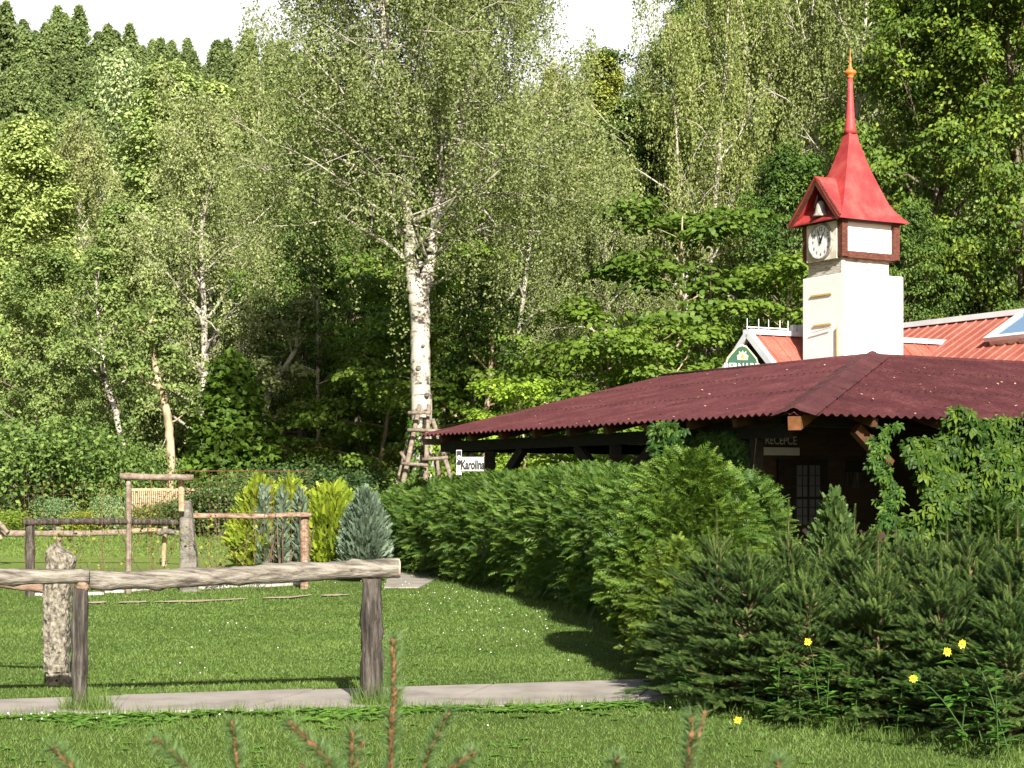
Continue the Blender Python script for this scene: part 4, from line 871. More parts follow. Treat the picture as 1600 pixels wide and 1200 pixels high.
# ------------------------------------------------------------------ fences and stones
def log_tube(a, b_, r0, r1, seed, n=14, rings_=26, bend=.012, knots=6, notch=False):
    rgl = np.random.default_rng(seed); a, b_ = np.array(a, float), np.array(b_, float); t = np.linspace(0, 1, rings_)
    p = a+(b_-a)*t[:, None]; L_ = np.linalg.norm(b_-a)
    ph = rgl.random(4)*6.28; off = np.stack([np.sin(t*5+ph[0])*.6+np.sin(t*13+ph[1])*.3, np.zeros(rings_), np.sin(t*6+ph[2])*.6+np.sin(t*11+ph[3])*.3], -1)*bend
    d = (b_-a)/L_; u = np.cross(d, [0, 0, 1.0]); u = np.array([1.0, 0, 0]) if np.linalg.norm(u) < .1 else u/np.linalg.norm(u); v = np.cross(d, u)
    p = p+off[:, :1]*u+off[:, 2:]*v; ang = np.linspace(0, 2*math.pi, n, endpoint=False)
    r = (r0+(r1-r0)*t)[:, None]*(1+.035*rgl.standard_normal((rings_, n))+.05*np.sin(ang*2+ph[0])[None]+.05*np.sin(t*17+ph[1])[:, None])
    for _ in range(knots):
        k0, a0 = rgl.random(), rgl.random()*6.28; da = np.angle(np.exp(1j*(ang-a0)))
        r *= 1+.28*np.exp(-((t-k0)*L_/.05)[:, None]**2-(da/.45)[None]**2)
    V = p[:, None]+r[:, :, None]*(np.cos(ang)[None, :, None]*u+np.sin(ang)[None, :, None]*v)
    i, j = np.meshgrid(np.arange(rings_-1), np.arange(n), indexing='ij'); j2 = (j+1) % n
    F = np.stack([i*n+j, i*n+j2, (i+1)*n+j2, (i+1)*n+j], -1).reshape(-1, 4)
    return MB().add(V.reshape(-1, 3), [F, list(range(n-1, -1, -1)), list(range((rings_-1)*n, rings_*n))])
p1 = np.array([-3.17, 13.15, 0]); p2 = np.array([-1.06, 13.55, 0])
ff = thing('log_fence', p1, 'weathered grey log fence in front with two dark posts by the path', 'fence')
log_tube(p1-UP*.15, p1+UP*.90, .060, .058, 1, bend=.004, rings_=30, knots=10).build('post', M['post'], ff, True)
log_tube(p1+UP*.885+[.02, 0, 0], p1+UP*.945+[.02, 0, 0], .05, .05, 5, bend=.0, rings_=5, knots=0).build('block', M['redlog'], ff, True)
log_tube(p2-UP*.15, p2+UP*.95, .085, .072, 2, bend=.006, rings_=30, knots=8).build('post', M['post'], ff, True)
log_tube([-6.6, 12.6, .985], p1+[.07, .0, .985], .068, .060, 3, knots=12, rings_=60).build('rail', M['log'], ff, True)
e2 = p2+[.20, .05, 1.022]; s2 = p1+[.075, .0, .955]
log_tube(s2, e2, .066, .070, 4, knots=12, rings_=60).build('rail', M['log'], ff, True)
mb = MB(); mb.tube([e2-[.04, 0, 0]+UP*.045, e2+[.008, 0, 0]+UP*.045], [.035, .035], 10); mb.build('sawn_stub', M['logend'], ff, True)
mb = MB(); mb.tube([e2-[.005, 0, 0], e2+[.012, 0.002, 0]], [.066, .064], 16); mb.build('sawn_end', M['logend'], ff, True)

def stone_post(name, c, prof, dep, mat, label, seed, lean=0.0):
    """prof = [(z, xleft, xright)]"""
    rgs = np.random.default_rng(seed); zs = [q[0] for q in prof]; n = 16; nz_ = 44 if zs[-1] > .5 else 5
    z = np.linspace(zs[0], zs[-1], nz_); xl = np.interp(z, zs, [q[1] for q in prof]); xr = np.interp(z, zs, [q[2] for q in prof])
    ang = np.linspace(0, 2*math.pi, n*2, endpoint=False); ca, sa = np.cos(ang), np.sin(ang)
    sq = lambda t_: np.sign(t_)*np.abs(t_)**.45
    V = np.zeros((nz_, 2*n, 3)); hw = (xr-xl)/2; mx_ = (xr+xl)/2
    rough = 1+.035*rgs.standard_normal((nz_, 2*n)); rough += .04*np.sin(z*9+rgs.random()*6)[:, None]*np.cos(ang*3)[None]
    V[:, :, 0] = c[0]+mx_[:, None]+hw[:, None]*sq(ca)[None]*rough; V[:, :, 1] = c[1]+dep*sq(sa)[None]*rough*np.minimum(1, .6+.6*hw/hw.max())[:, None]; V[:, :, 2] = z[:, None]+rgs.normal(0, .006, (nz_, 2*n))
    m_ = 2*n; i, j = np.meshgrid(np.arange(nz_-1), np.arange(m_), indexing='ij'); j2 = (j+1) % m_
    F = np.stack([i*m_+j, i*m_+j2, (i+1)*m_+j2, (i+1)*m_+j], -1).reshape(-1, 4)
    o = MB().add(V.reshape(-1, 3), [F, list(range(m_-1, -1, -1)), list(range((nz_-1)*m_, nz_*m_))]).build(name, mat); return tag(o, label, 'stone post')
c = np.array([-3.76, 14.9, 0])
stone_post('stone_post', c, [(.115, -.12, .07), (.3, -.125, .075), (.6, -.13, .078), (.93, -.12, .085), (.98, -.10, .12), (1.04, -.105, .135), (1.07, -.105, .12), (1.12, -.10, .05), (1.15, -.085, .0), (1.165, -.06, -.03)], .1, M['granite'], 'rough granite post standing behind the left front fence post', 81)
o = stone_post('stone_block', c+[0, .0, 0], [(-.05, -.1, .11), (.1, -.1, .105)], .1, M['granite'], 'short granite foot block under the near rough stone post', 82); o['category'] = 'stone'
hole = MB(); hole.tube([c+[.0, -.108, .05], c+[.0, -.09, .05]], [.012, .012], 8); o2 = hole.build('peg_hole', M['black'], o)
c2 = np.array([-5.26, 29.1, 0])
stone_post('stone_post', c2, [(-.1, -.12, .16), (.2, -.13, .16), (.6, -.12, .14), (1.0, -.125, .10), (1.35, -.12, .06), (1.44, -.10, .05), (1.47, -.04, .03)], .12, M['granite2'], 'tall smooth tapering grey stone post at the end of the middle log fence', 83)
# middle fence
mf = thing('log_fence', np.array([-7.5, 27.8, 0]), 'grey log fence behind, running from a round post to the tall stone post', 'fence')
a = P(47, 770, 27.8)*[1, 1, 0]; log_tube(a-UP*.1, a+UP*1.16, .075, .07, 11, bend=.004).build('post', M['post'], mf, True)
log_tube(P(36, 814.5, 27.7), P(277, 816, 28.9), .055, .052, 12, rings_=50).build('rail', M['post'], mf, True)
mf2 = thing('log_fence', P(476, 770, 30)*[1, 1, 0], 'thin brown log fence between the tall stone post and the golden conifers', 'fence')
log_tube(P(300, 806.5, 29.2), P(486, 805, 29.8), .042, .040, 13, rings_=50).build('rail', M['redlog'], mf2, True)
a = P(476, 770, 29.9)*[1, 1, 0]; log_tube(a-UP*.1, a+UP*1.21, .078, .072, 14, bend=.004).build('post', M['redlog'], mf2, True)
# low red log left of near stone
lf_ = thing('log_fence', P(20, 770, 15.2)*[1, 1, 0], 'low thin reddish log rail ending at the near granite post', 'fence')
log_tube(P(-70, 911, 15.0), P(78, 914, 14.95), .042, .045, 15, rings_=40, knots=10, bend=.02).build('rail', M['redlog'], lf_, True)
log_tube(P(-70, 905, 15.3), P(55, 903.5, 15.2), .018, .012, 16, rings_=20, knots=3).build('rail', M['log'], lf_, True)
# pale far fence
pf = thing('log_fence', P(90, 770, 36)*[1, 1, 0], 'pale pinkish far log fence on the sunny lawn behind the stone post', 'fence')
log_tube(P(-40, 834, 36.2), P(200, 832.5, 36), .06, .055, 21, rings_=40).build('rail', M['palelog'], pf, True)
log_tube(P(200, 829.5, 36), P(252, 829, 35.8), .055, .05, 22, rings_=20).build('rail', M['tanbark'], pf, True)
log_tube(P(245, 829, 35.8), P(283, 835, 35.6), .06, .045, 23, rings_=20, bend=.05).build('rail', M['log'], pf, True)
for x, rr0, mt in ((91, .06, 'palelog'), (257, .055, 'tanbark')):
    a = P(x, 770, 36.1)*[1, 1, 0]; log_tube(a-UP*.1, a+UP*.92, rr0, rr0*.9, 24+x, bend=.02).build('post', M[mt], pf, True)
log_tube(P(-30, 790, 36), P(13, 832, 35.6), .05, .05, 26, rings_=16).build('brace', M['palelog'], pf, True)
log_tube(P(-35, 870, 36), P(2, 838, 35.7), .05, .05, 27, rings_=16).build('brace', M['tanbark'], pf, True)
# tall pale frame
tf = thing('post_frame', P(201, 770, 28.5)*[1, 1, 0], 'tall pale frame of two peeled posts and a crossbar by the tall stone', 'frame')
a = P(201, 770, 28.5)*[1, 1, 0]; log_tube(a-UP*.1, a+UP*1.80, .046, .042, 31, bend=.006).build('post', M['palelog'], tf, True)
a = P(283.5, 770, 28.85)*[1, 1, 0]; log_tube(a+UP*1.3, a+UP*1.80, .048, .046, 32, bend=.003).build('post', M['tan'], tf, True)
log_tube(P(187, 744, 28.4), P(302, 747, 28.7), .056, .05, 33, bend=.008).build('crossbar', M['palelog'], tf, True)
# rusty wire mesh
wf = thing('wire_fence', P(250, 770, 28.6)*[1, 1, 0], 'rusty square wire mesh stretched along the middle log fences', 'wire fence')
A0, A1, A2 = P(38, 770, 27.45)*[1, 1, 0], P(283, 770, 28.55)*[1, 1, 0], P(490, 770, 29.2)*[1, 1, 0]
for a, b_, ztop in ((A0, A1, 1.72), (A1, A2, 1.95)):
    Ln = np.linalg.norm(b_-a); d = (b_-a)/Ln; mb = MB(); nx = int(Ln/.148)
    for i in range(nx+1):
        h = ztop+(.0 if (i*7) % 5 else .04); p = a+d*i*.148; mb.tube([p+UP*.12, p+UP*h*.6+[0, .006, 0], p+UP*h], .0017, 3, False)
    for z in np.arange(.12, ztop, .145):
        m_ = 10; tt = np.linspace(0, 1, m_); pts = a+(b_-a)*tt[:, None]; pts[:, 2] = z+.008*np.sin(tt*20+z*9); mb.tube(pts, .0017, 3, False)
    if ztop > 1.9: mb.tube([a+UP*ztop, b_+UP*ztop], .006, 4)
    mb.build('mesh', M['rust'], wf)
for x, y_ in ((160, 28.0), (236, 28.3), (424, 29.0)):
    a = P(x, 770, y_)*[1, 1, 0]; mb = MB(); mb.tube([a, a+UP*1.8], .004, 5); mb.build('stake', M['rust'], wf)
# picket fence far away
pk = thing('picket_fence', P(268, 770, 47)*[1, 1, 0], 'tan picket fence far back below the tan trunk', 'fence')
for x in np.arange(206, 330, 3.1): mb = MB(); a = P(x, 770, 47)*[1, 1, 0]; h = 1.68+.03*rng.standard_normal(); mb.box(a, [.035, 0, 0], [0, .02, 0], UP*h); mb.build('picket', M['tan'], pk)
mb = MB(); mb.bar(P(204, 765, 47.05), P(331, 765, 47.05), .03, .07); mb.bar(P(204, 792, 47.05), P(331, 792, 47.05), .03, .07); mb.build('rail', M['tan'], pk)
pk2 = thing('picket_fence', P(640, 770, 36.6)*[1, 1, 0], 'small black pickets under the left end of the thuja hedge', 'fence')
for x in range(612, 700, 8): a = P(x, 770, 37.2-(x-612)*.03)*[1, 1, 0]; MB().box(a, [.035, 0, 0], [0, .03, 0], UP*.4).build('picket', M['black'], pk2)

# ------------------------------------------------------------------ spray foliage (thuja, juniper, spruce)
def spray_proto(nside=6, wd_=.05, ang=46, droop=.45, ln=.50, sub=False):
    V = []; F = []
    def blade(p, d, l, wq, nrm):
        s = np.cross(nrm, d); s /= np.linalg.norm(s); k = len(V)
        V.extend([p-s*wq*.5, p+d*l*.5-s*wq*.62+nrm*.0, p+d*l, p+d*l*.5+s*wq*.62, p+s*wq*.5]); F.append([k, k+1, k+3, k+4]); F.append([k+1, k+2, k+3, k+3])
    nrm = np.array([0, 0, 1.0])
    for i in range(nside):
        t = (i+1)/(nside+1)
        for sd_ in (-1, 1):
            a = math.radians(ang)*sd_; p = np.array([t, 0, -droop*t*t]); l = ln*(1-t*.75)
            d = np.array([math.cos(a), math.sin(a), -droop*1.2*t-.1]); d /= np.linalg.norm(d); blade(p, d, l, wd_, nrm)
            if sub and l > .2: d2 = np.array([math.cos(a*.2), math.sin(a*.2), -.2]); blade(p+d*l*.45, d2/np.linalg.norm(d2), l*.45, wd_*.8, nrm)
    blade(np.array([0, 0, 0.]), np.array([1, 0, -droop*.3]), .6, wd_*.6, nrm); blade(np.array([.55, 0, -droop*.3]), np.array([1, 0, -droop*1.3])/1.05, .5, wd_, nrm)
    Q = np.array([f if f[2] != f[3] else [f[0], f[1], f[2], f[2]] for f in F])
    # turn the degenerate quads into real quads with a tiny tip
    V = np.array(V); out = []
    Vl = list(V)
    for f in Q:
        if f[2] == f[3]: out.append([f[0], f[1], f[2]])
        else: out.append(list(f))
    # make everything triangles
    T_ = []
    for f in F:
        if f[2] == f[3]: T_.append([f[0], f[1], f[2]])
        else: T_ += [[f[0], f[1], f[2]], [f[0], f[2], f[3]]]
    return V, np.array(T_)
SPV, SPF = spray_proto()
SPV2, SPF2 = spray_proto(5, .09, 35, .1, .4, False)
def sprays(mb, pos, out, size, rg, proto=(SPV, SPF), upb=.25, jit=.45, vert=.5, sj=.25):
    n = len(pos); d = out+np.array([0, 0, upb])+rg.standard_normal((n, 3))*jit; d /= np.linalg.norm(d, axis=1)[:, None]
    nrm = np.array([0, 0, 1.0])*(1-vert)+rg.standard_normal((n, 3))*vert; nrm -= (nrm*d).sum(1)[:, None]*d; nrm /= np.linalg.norm(nrm, axis=1)[:, None]
    nrm[nrm[:, 2] < 0] *= -1
    v = np.cross(nrm, d); scatter(mb, proto[0], proto[1], pos, d, v, nrm, size*(1-sj+2*sj*rg.random(n)), rg=rg, tj=.10)
# --- the long thuja hedge: surface of points around a centre line
hc = np.array([[-2.05, 38.2], [-1.55, 36.5], [-.55, 33.0], [.55, 29.2], [1.45, 25.2], [1.95, 21.6], [2.2, 19.0]])
def hedge_pts(n, rg, inset=0.0):
    u = rg.random(n); k = np.linspace(0, 1, len(hc)); u = u**.9; cx_, cy_ = np.interp(u, k, hc[:, 0]), np.interp(u, k, hc[:, 1])
    dx, dy = np.interp(u+.01, k, hc[:, 0])-np.interp(u-.01, k, hc[:, 0]), np.interp(u+.01, k, hc[:, 1])-np.interp(u-.01, k, hc[:, 1]); l = np.hypot(dx, dy); nx, ny = dy/l, -dx/l
    nx, ny = -np.abs(nx), -np.abs(ny)*np.sign(1)   # facing left-front
    hgt = np.interp(u, [0, .25, .5, .8, 1], [1.60, 1.70, 1.86, 1.74, 1.70])+.05*np.sin(u*23)+.05*np.sin(u*51+1)+.03*np.sin(u*110)
    th = rg.random(n)*math.pi*1.08-.08*math.pi              # 0 = front foot, pi = back
    hw = .78+.12*np.sin(u*37)+.07*np.sin(u*83+2)+.06*rg.standard_normal(n)-inset
    # superellipse section, narrower at the foot
    cth, sth = np.cos(th), np.sin(th); qx = np.sign(cth)*np.abs(cth)**.7; qz = np.abs(sth)**.75*np.sign(sth)
    z = .52+(hgt-.52-inset)*qz; low = np.clip((.9-z)/.6, 0, 1); z = np.maximum(z, .15)
    bul = 1-.18*low
    pos = np.stack([cx_+nx*qx*hw*bul, cy_+ny*qx*hw*bul, z], -1); out = np.stack([nx*qx, ny*qx, np.clip(sth, 0, 1)*.8], -1)
    return pos, out
rg = np.random.default_rng(21)
hd_ = thing('thuja_hedge', (0.4, 30, 0), 'long clipped green thuja hedge running from the path to the veranda corner', 'hedge')
mb = MB()
pos, out = hedge_pts(18000, rg); sprays(mb, pos, out, .19, rg)
lo_n = 2600; u = rg.random(lo_n); kk2 = np.linspace(0, 1, len(hc)); px_ = np.interp(u, kk2, hc[:, 0])-.62+.1*rg.standard_normal(lo_n); py_ = np.interp(u, kk2, hc[:, 1])-.15; z = .22+.5*rg.random(lo_n)+.1*np.sin(u*40)
sprays(mb, np.stack([px_, py_, z], -1), np.tile([-.9, -.4, -.15], (lo_n, 1)), .22, rg)
p3, o3 = hedge_pts(3000, rg, .35); sprays(mb, p3, o3, .34, rg)
mb.build('foliage', M['thuja'], hd_)
mb = MB()
for i in range(34):
    u = (i+.5)/34; a = np.array([np.interp(u, kk2, hc[:, 0]), np.interp(u, kk2, hc[:, 1]), 0]); mb.tube([a, a+[rg.normal()*.05, 0, .8], a+[rg.normal()*.1, 0, 1.4]], [.03, .022, .01], 5)
mb.build('stems', M['bark'], hd_)
def bush(name, c, H, W, n, size, mat, label, seed, proto=(SPV, SPF), shape='round', upb=.3, jit=.4, vert=.6, cat='shrub', foot=.15, D=None, inner=True, group=None):
    rgb_ = np.random.default_rng(seed); c = np.array([c[0], c[1], 0.0]); D = D or W
    o = thing(name, c, label, cat, group); mb = MB()
    def pts(n, k):
        f = rgb_.random(n)**.85; az = rgb_.random(n)*6.283
        if shape == 'cone': r = W*(1-f)**.62*(.9+.25*np.sin(az*3+seed))+.03
        elif shape == 'column': r = W*np.clip(1-f**3.2, 0, 1)**.6*(.75+.25*np.minimum(1, f/.25))
        else: r = W*np.sqrt(np.clip(1-(2*f-.78)**2/1.5, .0, 1))*(1+.1*np.sin(az*3+seed)+.08*np.sin(f*12+az*2))
        z = foot+f*(H-foot)*(1+.05*np.sin(az*2+seed)); r = r*k
        p = np.stack([np.cos(az)*r, np.sin(az)*r*D/W, z], -1); ou = np.stack([np.cos(az), np.sin(az), (f-.3)*.9], -1); return p+c, ou
    p, ou = pts(n, 1+0*.1); p += rgb_.normal(0, .03, p.shape); sprays(mb, p-ou*size*.5, ou, size, rgb_, proto, upb, jit, vert)
    if inner: p, ou = pts(n//3, .6); sprays(mb, p, ou, size*1.1, rgb_, proto, upb, jit, vert)
    mb.build('foliage', mat, o)
    mb = MB()
    for i in range(5): mb.tube(poly_curve(c, np.array([rgb_.normal()*.3, rgb_.normal()*.3, 1]), H*.75, 4, rgb_, .08, np.array([0, 0, .2])), np.linspace(.03, .006, 5), 5, False)
    mb.build('stems', M['bark'], o); return o
a = G(1075, 1045)
bush('thuja_shrub', (1.66, 17.0), 1.90, .80, 6200, .15, M['thuja'], 'tall rounded light green thuja at the near end of the hedge', 91, shape='column', foot=.2).children[0].color = (1.2, 1.15, 1, 1)
o = bush('thuja_shrub', (1.42, 15.6), 1.1, .40, 2600, .11, M['thuja'], 'yellowish green thuja at the edge of the lawn just above the path end', 92, shape='column', foot=.12)
o.children[0].color = (1.35, 1.15, 1, 1)
bush('golden_conifer', (P(408, 770, 34)[0], 34), 1.74, .62, 1500, .22, M['golden'], 'golden yellow conifer at the left of the golden group, with a red hip beside it', 93, (SPV2, SPF2), 'column', upb=1.1, jit=.35)
bush('golden_conifer', (P(452, 770, 34.6)[0], 34.6), 1.72, .55, 1200, .22, M['golden'], 'golden yellow conifer between blue shoots behind the thin brown fence', 94, (SPV2, SPF2), 'column', upb=1.1, jit=.35)
bush('golden_conifer', (P(518, 770, 34)[0], 34), 1.62, .72, 1900, .22, M['golden'], 'brightest golden conifer immediately left of the blue-grey cypress', 95, (SPV2, SPF2), 'column', upb=1.1, jit=.35)
for x, H_, sd_, lb in ((413, 1.66, 96, 'thin blue-grey cypress spire in front of the leftmost golden conifer'), (441, 1.62, 97, 'thin blue-grey cypress spire left of the brown fence post'), (470, 1.6, 98, 'thin blue-grey cypress spire right behind the brown fence post')):
    bush('blue_cypress', (P(x, 770, 33.5)[0], 33.5), H_-.06, .125, 300, .18, M['bluej'], lb, sd_, (SPV2, SPF2), 'column', upb=1.4, jit=.3)
bush('blue_cypress', (P(571, 770, 32)[0], 32), 1.50, .44, 2200, .20, M['bluej'], 'broad blue-grey cone shaped cypress at the left end of the thuja hedge', 99, (SPV2, SPF2), 'column', upb=1.3, jit=.3)
bush('juniper', (P(1302, 770, 17.6)[0], 17.6), 1.50, .40, 2600, .11, M['thuja'], 'pointed pale green juniper in front of the dark door', 100, (SPV2, SPF2), 'cone', upb=1.2, jit=.35).children[0].color = (1.15, 1.05, 1.9, 1)
bush('cypress_shrub', (P(1548, 770, 17.5)[0], 17.5), 1.50, .55, 4200, .10, M['thuja'], 'soft rounded dark green cypress in front of the creeper at right', 101, (SPV2, SPF2), 'round', upb=.3, jit=.5).children[0].color = (.55, .6, .6, 1)
0 and bush('cypress_shrub', (P(1440, 770, 19)[0], 19), 1.15, .6, 2200, .11, M['thuja'], 'low dark cypress between juniper and creeper', 102, (SPV2, SPF2), 'round', upb=.3, jit=.5)

# --- spruces with real needles
def needle_proto(nn=84, seed=3, nl=.17, wq=.04):
    rgn = np.random.default_rng(seed); V = []; F = []
    for i in range(nn):
        t = (i+.5)/nn; a = i*2.4; r0 = .012; p = np.array([t, r0*math.cos(a), r0*math.sin(a)])
        d = np.array([.75, math.cos(a), math.sin(a)+.15]); d += rgn.normal(0, .1, 3); d /= np.linalg.norm(d); s = np.cross(d, [1, 0, 0]); s /= np.linalg.norm(s); k = len(V)
        V += [p-s*wq*.5, p+s*wq*.5, p+d*nl*(1-.45*t**3)]; F.append([k, k+1, k+2])
    for i in range(6):
        t = .97; a = i*1.05; p = np.array([.96, 0, 0]); d = np.array([1, .35*math.cos(a), .35*math.sin(a)]); s = np.cross(d, [0, .3, 1]); s /= np.linalg.norm(s); k = len(V); V += [p-s*wq*.5, p+s*wq*.5, p+d*nl*.8]; F.append([k, k+1, k+2])
    return np.array(V), np.array(F)
NPV, NPF = needle_proto()
def spruce(seed, H, W, leader=.3, whorls=9, per=9):
    rgp = np.random.default_rng(seed); mb = MB(); wd = MB(); P_, D_, S_ = [], [], []
    wd.tube([[0, 0, -.05], [0, 0, H*.6], [0, 0, H]], [.02, .008, .003], 6)
    TT = []
    def shoot(p, d, l, t=None): P_.append(p); D_.append(d/np.linalg.norm(d)); S_.append(l); TT.append(rgp.random()*.75 if t is None else t)
    # leader
    for z in np.arange(H-leader, H, .05): shoot(np.array([0, 0, z]), np.array([rgp.normal()*.04, rgp.normal()*.04, 1]), .10, 1.0)
    for i_ in range(5): shoot(np.array([0, 0, H-leader*.95]), np.array([math.cos(i_*1.3)*.7, math.sin(i_*1.3)*.7, 1]), .20, .9)
    for wv in range(whorls):
        f = (wv+.3)/whorls; z0 = (H-leader)*(1-f)+.0; 
        nb = per+int(5*f)
        for b in range(nb):
            az = rgp.random()*6.283; ln = (W*(f**.75)+.10)*(.75+.4*rgp.random()); e = .75*(1-f)+.12+rgp.normal()*.1
            d = np.array([math.cos(az), math.sin(az), math.tan(e)]); d /= np.linalg.norm(d); z = max(z0+rgp.normal()*.05, .06)
            pts = poly_curve(np.array([0, 0, z]), d, ln, 6, rgp, .05, np.array([0, 0, -.15 if f > .3 else .25])); wd.tube(pts, np.linspace(.009, .003, 7), 4, False)
            st = .11
            for q in np.arange(.22, 1.0, st/ln*.9):
                i0 = min(int(q*6), 5); p = pts[i0]+(pts[i0+1]-pts[i0])*(q*6-i0); dd = pts[i0+1]-pts[i0]; dd /= np.linalg.norm(dd); sdv = np.cross(dd, UP); sdv /= np.linalg.norm(sdv)+1e-6
                if q > .3:
                    shoot(p, dd, .10)
                for sg in (-1, 1):
                    l2 = min(.20, (1-q)*ln*.75+.06)*(.8+.4*rgp.random()); d2 = dd*.75+sdv*sg*.85+UP*(.12+rgp.normal()*.2); shoot(p, d2, l2)
                    if l2 > .12:
                        d2n = d2/np.linalg.norm(d2); shoot(p+d2n*l2*.45, dd*1.0+sdv*sg*.2+UP*.1, l2*.55)
            shoot(pts[-1], pts[-1]-pts[-2], .10, .95)
    P_, D_, S_ = np.array(P_), np.array(D_), np.array(S_)
    b = rgp.standard_normal(D_.shape); b -= (b*D_).sum(1)[:, None]*D_; b /= np.linalg.norm(b, axis=1)[:, None]
    # keep needle length constant: scale length axis separately
    n = len(P_); kx = S_; ky = np.full(n, .135)
    V = P_[:, None, :]+(NPV[None, :, 0:1]*kx[:, None, None])*D_[:, None, :]+(ky[:, None, None])*(NPV[None, :, 1:2]*b[:, None, :]+NPV[None, :, 2:3]*np.cross(D_, b)[:, None, :])
    F = (NPF[None]+(np.arange(n)*len(NPV))[:, None, None]).reshape(-1, 3); t = np.clip(np.repeat(np.array(TT), len(NPF))+.08*rgp.standard_normal(n*len(NPF)), 0, 1)
    mb.add(V.reshape(-1, 3), [F], t)
    return wd.mesh('trunk', M['sprucebark'], True), mb.mesh('needles', M['spruce'])
SP = [spruce(51, 1.38, .62, .30), spruce(52, 1.30, .70, .22), spruce(53, 1.42, .58, .36)]
spl = [(1120, 13.9, 1.0, 0, .4, 'young spruce at the left end of the spruce row, beside the yellowish thuja'),
 (1168, 13.2, .93, 1, 1.1, 'young spruce with two pale upright shoots above the path end'),
 (1232, 13.9, 1.02, 2, 2.6, 'young spruce crowned by a brush of upright shoots before the door'),
 (1262, 12.6, .82, 1, 3.9, 'low wide spruce above the yellow flower in the middle of the row'),
 (1335, 13.6, 1.02, 0, 5.0, 'spruce just right of the pointed juniper'),
 (1372, 12.3, .90, 2, .8, 'spruce in the front rank below the left edge of the creeper'),
 (1440, 13.2, .98, 1, 1.9, 'broad spruce below the middle of the creeper'),
 (1470, 11.9, .86, 0, 3.0, 'front spruce above the two yellow flowers at right'),
 (1515, 12.8, 1.06, 2, 4.1, 'spruce with a long pale leader near the right edge'),
 (1590, 12.2, 1.03, 2, 5.5, 'spruce with a tall leader at the right edge'),
 (1578, 11.3, .80, 1, .2, 'low front spruce in the lower right corner'),
 (1650, 11.6, .95, 0, 2.2, 'spruce cut by the right edge of the picture'),
 (1100, 14.6, .80, 1, 4.9, 'small spruce squeezed between thuja and path end')]
for x, Y_, s_, k_, rz, lb in spl:
    o = thing('spruce', ((x-800)*Y_/FPX, Y_, 0), lb, 'spruce', 'young spruces in the border', rz, s_, local=True)
    link('trunk', SP[k_][0], o); link('needles', SP[k_][1], o)
for x, Y_, s_, lb in ((1200, 15.2, .85, 'rear spruce nearest the tall rounded thuja'), (1290, 15.3, .85, 'rear spruce just in front of the pointed juniper'), (1400, 15.0, .95, 'rear spruce below the loose creeper strand'), (1480, 14.6, .95, 'rear spruce left of the soft rounded cypress'), (1560, 14.3, .98, 'rear spruce in front of the soft rounded cypress'), (1640, 13.8, 1.0, 'rear spruce at the right picture edge')):
    o = thing('spruce', ((x-800)*Y_/FPX, Y_, 0), lb, 'spruce', 'spruces in the rear rank', rng.random()*6, s_, local=True)
    k_ = rng.integers(0, 3); link('trunk', SP[k_][0], o); link('needles', SP[k_][1], o)

# --- spruce tops close to the camera
def near_shoot(label, pts, Y_, rad=.006, side=()):
    p = np.array([P(x, y, Y_) for x, y in pts]); rgq = np.random.default_rng(int(pts[0][0])); 
    t_ = np.linspace(0, len(p)-1, (len(p)-1)*6+1); p = np.stack([np.interp(t_, np.arange(len(p)), p[:, c]) for c in range(3)], -1); p += rgq.normal(0, .0008, p.shape)
    o = thing('spruce_sapling', p[-1]*[1, 1, 0], label, 'spruce', 'spruce tops close in front'); wd = MB(); nd = MB()
    k = len(p); r = np.linspace(rad*.75, rad, k)*(1+.22*np.sin(np.arange(k)*2.1)); r[0] *= .6; r[1] *= 1.35
    lowp = p[-1].copy(); stem = np.concatenate([p, [p[-1]+(p[-1]-p[-4])*1.2, p[-1]*[1, 1, 0]+UP*.0]]); wd.tube(stem, np.concatenate([r, [rad*1.3, rad*2.2]]), 8, True, jit=.08, rg=rgq)
    sb = []
    for (a, b_, fr_) in side:
        q = np.array([P(a, b_, Y_+.01), p[int(fr_*(k-1))]]); wd.tube([q[0], (q[0]+q[1])/2-UP*.006, q[1]], [.0028, .004, .0045], 6); sb.append(q)
    def needles(a, b_, m):
        t = rgq.random(m); c = a+(b_-a)*t[:, None]; ax = (a-b_)/np.linalg.norm(a-b_); an = rgq.random(m)*6.283; u = np.cross(ax, [.1, 1, .2]); u /= np.linalg.norm(u); v = np.cross(ax, u)
        d = ax*.8+u*np.cos(an)[:, None]+v*np.sin(an)[:, None]; d /= np.linalg.norm(d, axis=1)[:, None]; s = np.cross(d, [0, 1, 0]); s /= np.linalg.norm(s, axis=1)[:, None]+1e-9
        l = .019+.007*rgq.random(m); V = np.stack([c-s*.0009, c+s*.0009, c+d*l[:, None]], 1).reshape(-1, 3); nd.add(V, [np.arange(3*m).reshape(-1, 3)], rgq.random(m))
    for i in range(len(p)-1): needles(p[i], p[i+1], int(14+30*i/len(p)))
    needles(p[-1], stem[-2], 90)
    for q in sb: needles(q[0], q[1], 60)
    wd.build('stem', M['twig'], o, True); nd.build('needles', M['spruce_tip'], o)
near_shoot('tallest brown spruce shoot standing close in front, right of the right fence post', [(613, 997), (615, 1030), (616, 1080), (612, 1140), (610, 1200), (608, 1260)], 2.5, .0052, side=())
near_shoot('short spruce shoot leaning left in the lower left corner', [(82, 1166), (95, 1180), (118, 1205), (140, 1240)], 2.4, .005)
near_shoot('thin curved spruce shoot between the lower left corner and the fence', [(239, 1153), (262, 1170), (292, 1200), (320, 1240)], 2.4, .0042)
near_shoot('slim upright pale spruce shoot below the middle of the front rail', [(362, 1126), (366, 1155), (371, 1200), (374, 1250)], 2.6, .0036)
